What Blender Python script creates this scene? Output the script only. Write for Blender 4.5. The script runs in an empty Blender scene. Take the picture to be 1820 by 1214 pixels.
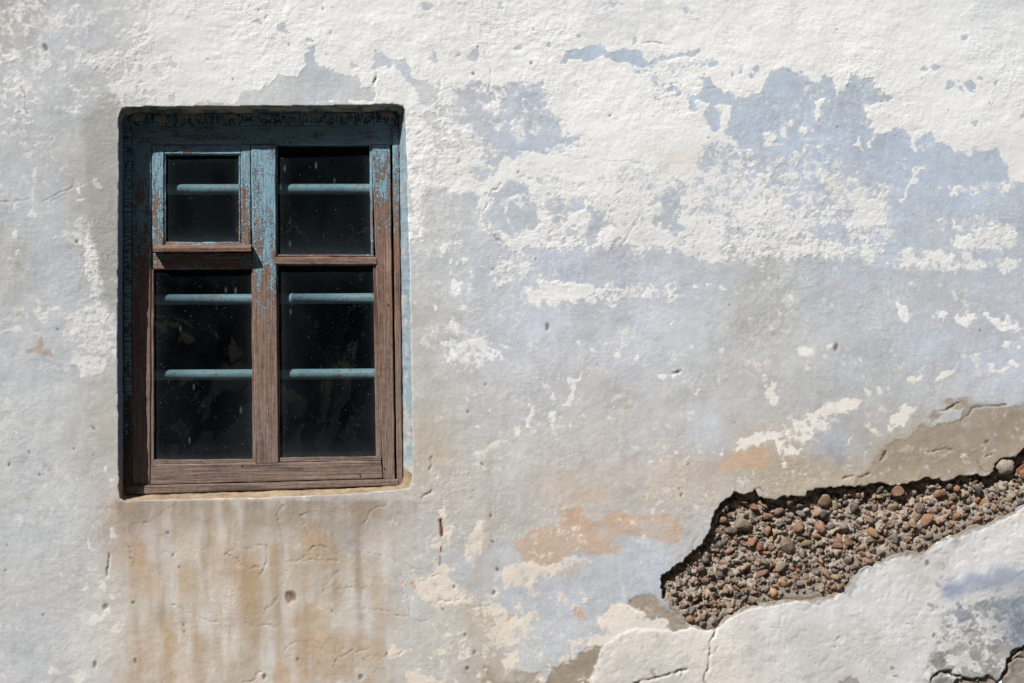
import bpy, bmesh, math, random
import numpy as np
from mathutils import Matrix, Vector, Euler
random.seed(7)
S = bpy.context.scene
COL = S.collection

# ------------------------------------------------------------------ camera, sky, sun, exposure
F_PX, DIST, CAM_Z = 2500.0, 3.8, 1.55           # focal length in photo pixels, metres to the wall, eye height
YAW, PITCH, ROLL = math.radians(7.0), math.radians(1.5), math.radians(0.4)
fw = np.array([math.sin(YAW)*math.cos(PITCH), math.cos(YAW)*math.cos(PITCH), math.sin(PITCH)])
r0 = np.array([math.cos(YAW), -math.sin(YAW), 0.0]); u0 = np.cross(r0, fw)
RT = math.cos(ROLL)*r0 - math.sin(ROLL)*u0
UP = math.cos(ROLL)*u0 + math.sin(ROLL)*r0
cam = bpy.data.cameras.new('camera'); cam_o = bpy.data.objects.new('camera', cam); COL.objects.link(cam_o)
cam.sensor_width = 36.0; cam.lens = 36.0*F_PX/1820.0; cam.clip_start = 0.05; cam.clip_end = 500
m = Matrix(((RT[0], UP[0], -fw[0], 0), (RT[1], UP[1], -fw[1], -DIST), (RT[2], UP[2], -fw[2], CAM_Z), (0, 0, 0, 1)))
cam_o.matrix_world = m
S.camera = cam_o
S.render.resolution_x, S.render.resolution_y = 1024, 683

SUN_DIR = Vector((0.064, 0.070, -0.098)).normalized()     # the way the light travels
sun = bpy.data.lights.new('sun', 'SUN'); sun.energy = 5.0; sun.angle = math.radians(0.5); sun.color = (1.0, 0.98, 0.95)
sun_o = bpy.data.objects.new('sun', sun); COL.objects.link(sun_o)
sun_o.rotation_euler = SUN_DIR.to_track_quat('-Z', 'Y').to_euler(); sun_o.location = (-3, -6, 6)
W = bpy.data.worlds.new('World'); S.world = W; W.use_nodes = True
sky = W.node_tree.nodes.new('ShaderNodeTexSky'); sky.sky_type = 'NISHITA'; sky.sun_disc = False
sky.sun_elevation = math.asin(-SUN_DIR.z); sky.sun_rotation = math.atan2(-SUN_DIR.x, -SUN_DIR.y)
bg = W.node_tree.nodes['Background']; bg.inputs['Strength'].default_value = 0.05
W.node_tree.links.new(sky.outputs[0], bg.inputs[0])
S.view_settings.view_transform = 'Standard'; S.view_settings.look = 'None'
S.view_settings.exposure = 0.13; S.view_settings.gamma = 1.0; S.view_settings.use_curve_mapping = False

# ------------------------------------------------------------------ measuring helpers
def wpt(px, py, Y=0.0):
    """photo pixel -> point of the place at depth Y behind the wall face"""
    d = fw + (px-910.0)/F_PX*RT + (607.0-py)/F_PX*UP
    t = (Y+DIST)/d[1]
    return Vector((d[0]*t, Y, CAM_Z+d[2]*t))
def to_px(X, Z, Y=0.0):
    dx, dy, dz = X, Y+DIST, Z-CAM_Z
    w = dx*fw[0]+dy*fw[1]+dz*fw[2]
    return (910.0+F_PX*(dx*RT[0]+dy*RT[1]+dz*RT[2])/w, 607.0-F_PX*(dx*UP[0]+dy*UP[1]+dz*UP[2])/w)
def lin(c):
    c = np.asarray(c, float)/255.0
    return np.where(c <= 0.04045, c/12.92, ((c+0.055)/1.055)**2.4)
def sm(a, b, x):
    t = np.clip((x-a)/(b-a), 0, 1); return t*t*(3-2*t)
_T = np.random.RandomState(11).rand(256, 256)*2-1
def vnoise(u, v, s=0):
    u = u+s*37.7; v = v+s*91.3
    i = np.floor(u).astype(int); j = np.floor(v).astype(int); a = u-i; b = v-j
    a = a*a*a*(a*(6*a-15)+10); b = b*b*b*(b*(6*b-15)+10)
    i0, i1, j0, j1 = i & 255, (i+1) & 255, j & 255, (j+1) & 255
    return (_T[i0, j0]*(1-a)+_T[i1, j0]*a)*(1-b)+(_T[i0, j1]*(1-a)+_T[i1, j1]*a)*b
def fbm(u, v, scale, o=4, s=0, ax=1.0, gain=0.55):
    r = 0; a = 1.0; f = 1.0/scale; t = 0
    for k in range(o):
        ang = 0.5+k*0.9; c, n = (1, 0) if ax != 1.0 else (math.cos(ang), math.sin(ang))
        U = u*c-v*n; V = u*n+v*c
        r = r+a*vnoise(U*f/ax, V*f, s+k*3); t += a; a *= gain; f *= 2.03
    return r/t*1.6
def sdf(P, u, v):
    """signed distance to a polygon in pixels, positive inside"""
    P = np.asarray(P, float); A = P; B = np.roll(P, -1, 0)
    d = np.full(u.shape, 1e9); ins = np.zeros(u.shape, bool)
    for (x0, y0), (x1, y1) in zip(A, B):
        ex, ey = x1-x0, y1-y0; L = ex*ex+ey*ey+1e-9
        t = np.clip(((u-x0)*ex+(v-y0)*ey)/L, 0, 1)
        d = np.minimum(d, (u-x0-t*ex)**2+(v-y0-t*ey)**2)
        if y0 != y1:
            c = ((y0 > v) != (y1 > v)) & (u < (x1-x0)*(v-y0)/(y1-y0)+x0); ins ^= c
    d = np.sqrt(d); return np.where(ins, d, -d)
def ldist(P, u, v):
    d = np.full(u.shape, 1e9)
    for (x0, y0), (x1, y1) in zip(P[:-1], P[1:]):
        ex, ey = x1-x0, y1-y0; L = ex*ex+ey*ey+1e-9
        t = np.clip(((u-x0)*ex+(v-y0)*ey)/L, 0, 1)
        d = np.minimum(d, (u-x0-t*ex)**2+(v-y0-t*ey)**2)
    return np.sqrt(d)
def refine(P, step=3.0, amp=1.2, seed=3, scale=7.0):
    """resample a closed outline and roughen it"""
    out = []
    n = len(P)
    for k in range(n):
        a = np.array(P[k], float); b = np.array(P[(k+1) % n], float)
        c = max(1, int(np.hypot(*(b-a))/step))
        for i in range(c): out.append(a+(b-a)*i/c)
    o = np.array(out)
    o[:, 0] += amp*fbm(o[:, 0], o[:, 1], scale, 3, seed); o[:, 1] += amp*fbm(o[:, 0], o[:, 1], scale, 3, seed+5)
    return o

# ------------------------------------------------------------------ scene-graph helpers
def link(name, me, parent=None, mat=None):
    o = bpy.data.objects.new(name, me); COL.objects.link(o)
    if parent: o.parent = parent
    if mat: me.materials.append(mat)
    return o
def tag(o, label, cat, group=None):
    o['label'] = label; o['category'] = cat
    if group: o['group'] = group
    return o
def mesh(name, V, Fc, smooth=False):
    me = bpy.data.meshes.new(name); me.from_pydata([tuple(p) for p in V], [], [tuple(f) for f in Fc]); me.update()
    if smooth: me.polygons.foreach_set('use_smooth', [True]*len(me.polygons))
    return me

# ------------------------------------------------------------------ materials
class NT:
    def __init__(s, name):
        s.m = bpy.data.materials.new(name); s.m.use_nodes = True; s.t = s.m.node_tree; s.t.nodes.clear()
        s.out = s.n('ShaderNodeOutputMaterial')
    def n(s, ty, **kw):
        x = s.t.nodes.new(ty)
        for k, v in kw.items(): setattr(x, k, v)
        return x
    def set(s, sock, val):
        if isinstance(val, bpy.types.NodeSocket): s.t.links.new(val, sock)
        elif isinstance(val, (tuple, list, np.ndarray)) and len(val) == 3 and sock.type == 'RGBA': sock.default_value = (*[float(q) for q in val], 1)
        else: sock.default_value = val
    def math(s, op, a, b=0.0, c=None, clamp=False):
        x = s.n('ShaderNodeMath', operation=op, use_clamp=clamp); s.set(x.inputs[0], a); s.set(x.inputs[1], b)
        if c is not None: s.set(x.inputs[2], c)
        return x.outputs[0]
    def mix(s, f, a, b, mode='MIX'):
        x = s.n('ShaderNodeMix', data_type='RGBA', blend_type=mode); s.set(x.inputs[0], f); s.set(x.inputs[6], a); s.set(x.inputs[7], b)
        return x.outputs[2]
    def step(s, x, a, b):
        q = s.n('ShaderNodeMapRange', interpolation_type='SMOOTHSTEP'); s.set(q.inputs[0], x); s.set(q.inputs[1], a); s.set(q.inputs[2], b)
        return q.outputs[0]
    def pos(s): return s.n('ShaderNodeNewGeometry').outputs['Position']
    def vscale(s, v, sc, off=(0, 0, 0)):
        x = s.n('ShaderNodeMapping'); s.set(x.inputs[0], v); x.inputs['Scale'].default_value = sc; x.inputs['Location'].default_value = off
        return x.outputs[0]
    def noise(s, v, scale, det=4, rough=0.55, dist=0.0):
        x = s.n('ShaderNodeTexNoise'); s.set(x.inputs['Vector'], v); x.inputs['Scale'].default_value = scale
        x.inputs['Detail'].default_value = det; x.inputs['Roughness'].default_value = rough; x.inputs['Distortion'].default_value = dist
        return x.outputs[0]
    def voro(s, v, scale, feat='F1', rnd=1.0):
        x = s.n('ShaderNodeTexVoronoi', feature=feat); s.set(x.inputs['Vector'], v); x.inputs['Scale'].default_value = scale; x.inputs['Randomness'].default_value = rnd
        return x
    def attr(s, name):
        x = s.n('ShaderNodeAttribute'); x.attribute_name = name; return x
    def bump(s, h, dist, strength=1.0, nrm=None):
        x = s.n('ShaderNodeBump'); s.set(x.inputs['Height'], h); x.inputs['Distance'].default_value = dist; x.inputs['Strength'].default_value = strength
        if nrm is not None: s.set(x.inputs['Normal'], nrm)
        return x.outputs[0]
    def bsdf(s, col, rough, nrm=None, spec=0.3):
        x = s.n('ShaderNodeBsdfPrincipled'); s.set(x.inputs['Base Color'], col); s.set(x.inputs['Roughness'], rough)
        x.inputs['Specular IOR Level'].default_value = spec
        if nrm is not None: s.set(x.inputs['Normal'], nrm)
        s.t.links.new(x.outputs[0], s.out.inputs[0]); return x

def wall_material():
    k = NT('weathered_plaster'); p = k.pos()
    wash = k.attr('wash').outputs['Color']
    fine = k.noise(p, 260, 3, 0.6); fine2 = k.noise(p, 90, 4, 0.6); mid = k.noise(p, 28, 5, 0.62)
    brush = k.noise(k.vscale(p, (18, 60, 150)), 1.0, 4, 0.6)
    brushv = k.noise(k.vscale(p, (150, 60, 22)), 1.0, 3, 0.6)
    jit = k.math('ADD', k.math('MULTIPLY', k.math('SUBTRACT', fine2, 0.5), 0.9), k.math('MULTIPLY', k.math('SUBTRACT', fine, 0.5), 0.5))
    soft = k.step(k.noise(p, 5, 3, 0.6), 0.36, 0.62)
    def layer(name, w=0.06, s_=0.42):
        f = k.math('ADD', k.attr(name).outputs['Fac'], k.math('MULTIPLY', jit, 0.60))
        ww = k.math('ADD', w, k.math('MULTIPLY', soft, s_)); return k.step(f, k.math('MULTIPLY', ww, -1.0), ww)
    white = layer('white'); peach = layer('peach', 0.45); bare = layer('bare', 0.25)
    # tonal mottling of the old wash
    v = k.math('ADD', 0.88, k.math('MULTIPLY', mid, 0.24))
    v = k.math('MULTIPLY', v, k.math('ADD', 0.95, k.math('MULTIPLY', brushv, 0.10)))
    v = k.math('MULTIPLY', v, k.math('ADD', 0.92, k.math('MULTIPLY', fine2, 0.16)))
    v = k.math('MULTIPLY', v, k.math('ADD', 0.92, k.math('MULTIPLY', fine, 0.16)))
    base = k.mix(1.0, wash, v, 'MULTIPLY')
    # ghost scratches of pale wash left on the base
    gh = k.step(k.noise(k.vscale(p, (1, 1, 0.7)), 70, 6, 0.76), 0.585, 0.66)
    base = k.mix(k.math('MULTIPLY', gh, k.math('ADD', 0.14, k.math('MULTIPLY', soft, 0.36))), base, lin((226, 226, 226)))
    wcol = k.attr('white_tint').outputs['Color']
    wv = k.math('ADD', 0.88, k.math('ADD', k.math('MULTIPLY', k.noise(p, 16, 5, 0.6), 0.14), k.math('MULTIPLY', fine, 0.09)))
    wcol = k.mix(1.0, wcol, wv, 'MULTIPLY')
    bcol = k.mix(k.noise(p, 40, 5, 0.65), lin((140, 127, 112)), lin((174, 160, 143)))
    pcol = k.mix(k.noise(p, 35, 5, 0.65), lin((184, 154, 130)), lin((208, 178, 152)))
    col = k.mix(k.math('MULTIPLY', peach, 0.85), base, pcol)
    col = k.mix(bare, col, bcol)
    thin = k.step(k.math('ADD', k.attr('white').outputs['Fac'], k.math('MULTIPLY', jit, 0.7)), -0.52, 0.15)
    thin = k.math('MULTIPLY', thin, k.math('MULTIPLY', k.step(k.noise(p, 38, 5, 0.7), 0.30, 0.62), 0.66))
    col = k.mix(thin, col, wcol)
    col = k.mix(white, col, wcol)
    d = k.attr('dirt'); col = k.mix(d.outputs['Alpha'], col, d.outputs['Color'])
    # pinholes and fly specks
    vp = k.voro(p, 42); far = k.math('LESS_THAN', vp.outputs['Distance'], k.math('MULTIPLY', k.math('SUBTRACT', k.math('FRACT', k.math('MULTIPLY', vp.outputs['Position'], 91.7)), 0.87), 0.62))
    col = k.mix(k.math('MULTIPLY', far, 0.55), col, lin((96, 82, 70)))
    rg = k.attr('rough').outputs['Fac']
    h = k.math('ADD', k.math('MULTIPLY', fine2, 1.0), k.math('MULTIPLY', brush, 0.28))
    h = k.math('ADD', h, k.math('MULTIPLY', fine, 0.4))
    h = k.math('MULTIPLY', h, k.math('MULTIPLY', k.math('ADD', 0.35, k.math('MULTIPLY', rg, 0.75)), k.math('ADD', 0.45, k.math('MULTIPLY', k.step(k.noise(p, 4.5, 4, 0.6), 0.35, 0.65), 0.75))))
    h = k.math('ADD', h, k.math('MULTIPLY', white, 0.13))
    h = k.math('SUBTRACT', h, k.math('MULTIPLY', far, 0.5))
    k.bsdf(col, 0.92, k.bump(h, 0.0018, 0.9), 0.15)
    return k.m

def wood_material(name, vertical=True, crackle=0.0, keep=0.0, shade_grime=0.0):
    k = NT(name); p = k.pos(); sx = k.n('ShaderNodeSeparateXYZ'); k.set(sx.inputs[0], p); z = sx.outputs[2]
    gs = (260, 160, 8) if vertical else (8, 160, 260)
    g = k.noise(k.vscale(p, gs), 1.0, 5, 0.65, 0.25); g2 = k.noise(k.vscale(p, tuple(q*2.4 for q in gs)), 1.0, 3, 0.6)
    big = k.noise(p, 14, 3, 0.5); g = k.step(g, 0.18, 0.84)
    wear = k.noise(k.vscale(p, (40, 40, 5) if vertical else (5, 40, 40)), 1.0, 4, 0.6)
    wood = k.mix(g, lin((82, 58, 48)), lin((164, 128, 108)))
    grey = k.mix(g, lin((78, 68, 62)), lin((158, 142, 132)))
    # weathering: red-brown above, grey where rain strikes lower down
    zt = k.step(z, CAM_Z+0.30, CAM_Z-0.30)
    wood = k.mix(k.math('MULTIPLY', k.math('ADD', zt, k.math('MULTIPLY', big, 0.4)), 0.6, clamp=True), wood, grey)
    mot = k.noise(p, 75, 4, 0.65); wood = k.mix(k.math('MULTIPLY', k.step(mot, 0.46, 0.64), 0.5), wood, lin((138, 124, 118)))
    wood = k.mix(k.math('MULTIPLY', k.step(mot, 0.45, 0.34), 0.4), wood, lin((118, 78, 66)))
    crk = k.step(g2, 0.34, 0.26); wood = k.mix(k.math('MULTIPLY', crk, 0.45), wood, lin((48, 36, 32)))
    wood = k.mix(k.math('MULTIPLY', k.step(wear, 0.52, 0.72), 0.55), wood, lin((58, 44, 38)))
    wood = k.mix(k.math('MULTIPLY', k.step(wear, 0.42, 0.28), 0.35), wood, lin((190, 166, 150)))
    knot = k.step(k.noise(k.vscale(p, (5, 5, 26) if not vertical else (26, 5, 5)), 1.0, 2, 0.5), 0.68, 0.80)
    wood = k.mix(k.math('MULTIPLY', knot, 0.6), wood, lin((66, 42, 32)))
    if shade_grime: wood = k.mix(shade_grime, wood, lin((30, 26, 25)))  # blackened old wood, with the shade of the recess also put into the colour
    # what is left of the blue paint: most under the lintel, flecks below
    cov = k.step(z, CAM_Z+0.02-keep*0.55, CAM_Z+0.62-keep*0.40)
    n1 = k.noise(k.vscale(p, (46, 46, 14) if vertical else (14, 46, 46)), 1.0, 6, 0.7, 0.4)
    n2 = k.noise(p, 230, 3, 0.65)
    f = k.math('ADD', k.math('MULTIPLY', n1, 0.55), k.math('MULTIPLY', n2, 0.45))
    thr = k.math('SUBTRACT', 0.66, k.math('MULTIPLY', cov, 0.225+0.08*max(keep, 0)))
    paint = k.step(k.math('SUBTRACT', f, thr), -0.018, 0.018)
    if crackle:
        ve = k.voro(k.vscale(p, (16, 16, 105) if vertical else (105, 16, 16)), 1.0, 'DISTANCE_TO_EDGE')
        cell = k.step(ve.outputs['Distance'], 0.02, 0.09)
        paint = k.math('MULTIPLY', paint, k.math('ADD', 1-crackle, k.math('MULTIPLY', cell, crackle)))
    paint = k.math('MULTIPLY', paint, k.math('SUBTRACT', 1.0, k.math('MULTIPLY', k.step(g2, 0.40, 0.33), 0.85)))
    pc = k.mix(big, lin((108, 146, 164)), lin((146, 178, 190)))
    pc = k.mix(k.math('MULTIPLY', k.math('GREATER_THAN', n2, 0.60), 0.35), pc, lin((186, 206, 214)))
    col = k.mix(paint, wood, pc)
    h = k.math('ADD', k.math('MULTIPLY', paint, 0.9), k.math('ADD', k.math('MULTIPLY', g, 0.8), k.math('MULTIPLY', crk, -0.8)))
    k.bsdf(col, k.math('SUBTRACT', 0.85, k.math('MULTIPLY', paint, 0.25)), k.bump(k.math('ADD', h, k.math('MULTIPLY', mot, 0.8)), 0.0022, 0.95), 0.3)
    return k.m

def pipe_material():
    k = NT('teal_pipe_paint'); p = k.pos()
    rust = k.step(k.noise(p, 85, 5, 0.7), 0.52, 0.62)
    c = k.mix(k.noise(p, 30, 4), lin((94, 120, 128)), lin((130, 152, 156)))
    c = k.mix(k.math('MULTIPLY', rust, 0.8), c, lin((120, 88, 66)))
    k.bsdf(c, 0.55, k.bump(k.noise(p, 160, 3), 0.0008, 0.6), 0.3); return k.m

def glass_material():
    k = NT('dusty_glass'); p = k.pos()
    veil = k.noise(k.vscale(p, (5, 5, 3)), 1.0, 5, 0.6)
    grit = k.noise(p, 210, 3, 0.7)
    sp = k.voro(p, 120); pick = k.math('FRACT', k.math('MULTIPLY', sp.outputs['Position'], 57.3))
    dot = k.step(sp.outputs['Distance'], k.math('MULTIPLY', k.math('SUBTRACT', pick, 0.74), 1.0), 0.0)
    dot = k.math('MULTIPLY', dot, k.math('GREATER_THAN', pick, 0.76))
    sv = k.vscale(p, (60, 60, 22)); sp2 = k.voro(sv, 1.0); pick2 = k.math('FRACT', k.math('MULTIPLY', sp2.outputs['Position'], 31.9))
    run = k.math('MULTIPLY', k.step(sp2.outputs['Distance'], 0.30, 0.05), k.math('GREATER_THAN', pick2, 0.93))
    web = k.noise(p, 24, 4, 0.55, 1.5); web = k.step(k.math('ABSOLUTE', k.math('SUBTRACT', web, 0.5)), 0.006, 0.0)
    web = k.math('MULTIPLY', web, k.step(k.noise(p, 11, 2), 0.56, 0.68))
    f = k.math('ADD', k.math('MULTIPLY', k.step(veil, 0.20, 0.80), 0.024), k.math('MULTIPLY', k.step(grit, 0.5, 0.8), 0.012))
    f = k.math('ADD', f, k.math('MULTIPLY', dot, 0.34)); f = k.math('ADD', f, k.math('MULTIPLY', run, 0.16)); f = k.math('ADD', f, k.math('MULTIPLY', web, 0.16))
    edge = k.attr('edge').outputs['Fac']
    f = k.math('ADD', f, k.math('MULTIPLY', k.math('MULTIPLY', edge, k.math('ADD', 0.25, grit)), 0.13), clamp=True)
    tr = k.n('ShaderNodeBsdfTransparent'); tr.inputs[0].default_value = (0.84, 0.93, 0.96, 1)
    gl = k.n('ShaderNodeBsdfGlossy'); gl.inputs['Roughness'].default_value = 0.02
    wav = k.bump(k.noise(p, 6, 2), 0.004, 0.12); k.set(gl.inputs['Normal'], wav)
    bf = k.n('ShaderNodeNewGeometry').outputs['Backfacing']      # a thin pane: same reflectance from either side
    fr = k.n('ShaderNodeFresnel'); k.set(fr.inputs[0], k.math('SUBTRACT', 1.45, k.math('MULTIPLY', bf, 1.45-1/1.45)))
    df = k.n('ShaderNodeBsdfDiffuse'); k.set(df.inputs[0], lin((158, 178, 188)))
    m1 = k.n('ShaderNodeMixShader'); k.set(m1.inputs[0], fr.outputs[0]); k.set(m1.inputs[1], tr.outputs[0]); k.set(m1.inputs[2], gl.outputs[0])
    m2 = k.n('ShaderNodeMixShader'); k.set(m2.inputs[0], f); k.set(m2.inputs[1], m1.outputs[0]); k.set(m2.inputs[2], df.outputs[0])
    k.t.links.new(m2.outputs[0], k.out.inputs[0]); return k.m

def mortar_material():
    k = NT('crumbled_mortar'); p = k.pos()
    c = k.mix(k.noise(p, 60, 5, 0.65), lin((146, 134, 122)), lin((198, 186, 172)))
    c = k.mix(k.step(k.noise(p, 220, 3, 0.6), 0.58, 0.68), c, lin((112, 92, 78)))
    h = k.math('ADD', k.noise(p, 150, 5, 0.7), k.math('MULTIPLY', k.noise(p, 420, 2), 0.4))
    k.bsdf(c, 0.95, k.bump(h, 0.006, 0.9), 0.1); return k.m

def pebble_material(attr=None):
    k = NT('river_pebble'); p = k.pos()
    c = k.attr(attr).outputs['Color'] if attr else k.n('ShaderNodeObjectInfo').outputs['Color']
    v = k.math('ADD', 0.70, k.math('MULTIPLY', k.noise(p, 70, 5, 0.65), 0.55))
    c = k.mix(1.0, c, v, 'MULTIPLY')
    dust = k.step(k.noise(p, 90, 5, 0.72), 0.50, 0.64)
    c = k.mix(k.math('MULTIPLY', dust, 0.7), c, lin((160, 147, 133)))
    k.bsdf(c, 0.72, k.bump(k.noise(p, 300, 3, 0.6), 0.0012, 0.7), 0.25); return k.m

def plain(name, a, b, scale=20, rough=0.9):
    k = NT(name); p = k.pos()
    k.bsdf(k.mix(k.noise(p, scale, 5, 0.6), lin(a), lin(b)), rough, k.bump(k.noise(p, scale*4, 3), 0.003, 0.5), 0.15); return k.m

M_WALL = wall_material(); M_MORTAR = mortar_material(); M_PEB = pebble_material(); M_GRAVEL = pebble_material('tone')
M_WV = wood_material('weathered_wood_upright', True); M_WH = wood_material('weathered_wood_level', False)
M_CV = wood_material('crackled_paint_upright', True, 0.9, 0.9, 0.6); M_CH = wood_material('crackled_paint_level', False, 0.9, -0.25, 0.8)
M_RH = wood_material('worn_wood_level', False, 0.0, -0.34)
M_MV = wood_material('flecked_wood_upright', True, 0.0, 0.16)
M_RV = wood_material('worn_wood_upright', True, 0.0, -0.28)
M_JV = wood_material('flaking_paint_upright', True, 0.15, 0.08)
M_GLASS = glass_material(); M_PIPE = pipe_material()

#@WALL
# ------------------------------------------------------------------ outlines measured on the wall face
OPEN = [(211, 215), (213, 200), (217, 193), (225, 190), (400, 189), (600, 187), (708, 185), (716, 188), (720, 195), (724, 300), (727, 430), (731, 600),
        (734, 780), (733, 850), (728, 868), (625, 878), (460, 885), (258, 889), (222, 891), (214, 887), (211, 870), (210, 800), (208, 600), (210, 430), (211, 300)]
D_FR = 0.070
INNER = [(221, 206), (706, 203), (714, 862), (222, 878)]       # where the reveal meets the window frame, at depth D_FR
CAV_UP = [(1176, 1062), (1174, 1040), (1174, 1022), (1193, 1013), (1214, 995), (1244, 970), (1259, 946), (1268, 922), (1276, 899), (1288, 885), (1306, 875), (1321, 879),
          (1339, 871), (1354, 882), (1374, 887), (1395, 882), (1413, 878), (1428, 881), (1440, 873), (1449, 866), (1472, 867), (1499, 861), (1519, 864),
          (1534, 862), (1555, 858), (1579, 862), (1611, 861), (1626, 855), (1650, 849), (1674, 853), (1697, 849), (1727, 844), (1751, 844), (1765, 839),
          (1767, 824), (1780, 815), (1798, 810), (1820, 799), (1860, 775), (1920, 760), (1985, 762)]
CAV_LO = [(2000, 790), (1960, 835), (1900, 862), (1860, 880), (1820, 896), (1801, 908), (1774, 919), (1757, 929), (1724, 935), (1697, 950), (1668, 962), (1644, 979),
          (1596, 982), (1573, 994), (1534, 1009), (1513, 1024), (1499, 1050), (1466, 1063), (1437, 1066), (1398, 1065), (1359, 1071), (1324, 1080), (1306, 1088),
          (1282, 1102), (1273, 1117), (1259, 1119), (1232, 1110), (1214, 1103), (1196, 1084)]
CAV = CAV_UP+CAV_LO
CAV_R = refine(CAV, 3, 3.4, 4, 10)
OPEN_R = refine(OPEN, 4, 0.9, 8, 14)

# ------------------------------------------------------------------ the wall: one dense sheet with opening and broken-out patch
tl, br = wpt(-60, -50), wpt(1890, 1270)
G = 0.0031
def axis(a, b, lo, hi):
    c = list(np.arange(a, b, G)); g = G
    x = c[-1]
    while x < hi: g = min(g*1.35, 0.014 if x < b+1.0 else 0.25); x += g; c.append(min(x, hi))
    x = c[0]; g = G; pre = []
    while x > lo: g = min(g*1.35, 0.014 if x > a-1.0 else 0.25); x -= g; pre.append(max(x, lo))
    return np.array(pre[::-1]+c)
XS = axis(tl.x, br.x, -6.0, 8.0); ZS = axis(br.z, tl.z, 0.0, 4.2)
nx, nz = len(XS), len(ZS)
GX, GZ = np.meshgrid(XS, ZS)
X = GX.ravel().copy(); Z = GZ.ravel().copy()
U, V = to_px(X, Z)
# cut
cx = (GX[:-1, :-1]+GX[1:, 1:])/2; cz = (GZ[:-1, :-1]+GZ[1:, 1:])/2
cu, cv = to_px(cx, cz)
def inside(P, u, v):
    P = np.asarray(P); bb = (u > P[:, 0].min()-2) & (u < P[:, 0].max()+2) & (v > P[:, 1].min()-2) & (v < P[:, 1].max()+2)
    r = np.zeros(u.shape, bool); r[bb] = sdf(P, u[bb], v[bb]) > 0; return r
hole1 = inside(OPEN_R, cu, cv); hole2 = inside(CAV_R, cu, cv)
keep = ~(hole1 | hole2)
ids = np.arange(nx*nz).reshape(nz, nx)
A, B, C, D = ids[:-1, :-1], ids[:-1, 1:], ids[1:, 1:], ids[1:, :-1]
quads = np.stack([A[keep], B[keep], C[keep], D[keep]], 1)      # seen from -Y: counter-clockwise, normal towards the street
def rim_edges(h):
    """directed edges (as in the kept face) that border the hole"""
    E = []
    hp = np.pad(h, 1)
    k = keep
    up = hp[2:, 1:-1] & k; dn = hp[:-2, 1:-1] & k; rt = hp[1:-1, 2:] & k; lf = hp[1:-1, :-2] & k
    E += list(zip(A[dn], B[dn])); E += list(zip(B[rt], C[rt])); E += list(zip(C[up], D[up])); E += list(zip(D[lf], A[lf]))
    return E
E1, E2 = rim_edges(hole1), rim_edges(hole2)
def snap(E, P):
    vs = np.unique(np.array(E).ravel()); u, v = U[vs], V[vs]
    best = np.full(vs.shape, 1e9); su = u.copy(); sv = v.copy(); nu = np.zeros_like(u); nv = np.zeros_like(u)
    Q = np.roll(P, -1, 0)
    for (x0, y0), (x1, y1) in zip(P, Q):
        ex, ey = x1-x0, y1-y0; L = ex*ex+ey*ey+1e-9
        t = np.clip(((u-x0)*ex+(v-y0)*ey)/L, 0, 1); a = x0+t*ex; b = y0+t*ey; d = (u-a)**2+(v-b)**2
        w = d < best; best[w] = d[w]; su[w] = a[w]; sv[w] = b[w]
    for i, q in enumerate(vs):
        w = wpt(su[i], sv[i]); X[q] = w.x; Z[q] = w.z
    U[vs] = su; V[vs] = sv
    return vs
R1 = snap(E1, OPEN_R); R2 = snap(E2, CAV_R)

# ---- paint and stain masks, in photo-pixel units measured on the wall
N = len(U)
uw = U+6.5*fbm(U, V, 22, 4, 1, gain=.62)+7*fbm(U, V, 55, 2, 21); vw = V+6.5*fbm(U, V, 22, 4, 2, gain=.62)+7*fbm(U, V, 55, 2, 22)
n22 = fbm(U, V, 26, 5, 6, gain=0.62); n60 = fbm(U, V, 70, 4, 7); nfine = fbm(U, V, 8, 3, 9); nst = fbm(U, V, 24, 4, 12, ax=2.6)
def put(arr, P, val, fe=5.0, warp=1.0):
    if arr is wh: fe = max(fe, 4.5); warp = max(warp, 0.75); val = val*0.72
    P = np.asarray(P, float); m_ = fe+14
    ix = np.where((U > P[:, 0].min()-m_) & (U < P[:, 0].max()+m_) & (V > P[:, 1].min()-m_) & (V < P[:, 1].max()+m_))[0]
    if len(ix) == 0: return
    a = U[ix]+(uw[ix]-U[ix])*warp; b = V[ix]+(vw[ix]-V[ix])*warp
    w = sm(-fe, fe, sdf(P, a, b)); arr[ix] = arr[ix]*(1-w)+val*w
def spots(arr, L, val, fe=2.5):
    for (x, y, rx, ry) in L:
        ang = np.linspace(0, 6.283, 9)[:-1]; put(arr, np.stack([x+rx*np.cos(ang), y+ry*np.sin(ang)], 1), val, fe, 0.5)

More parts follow.
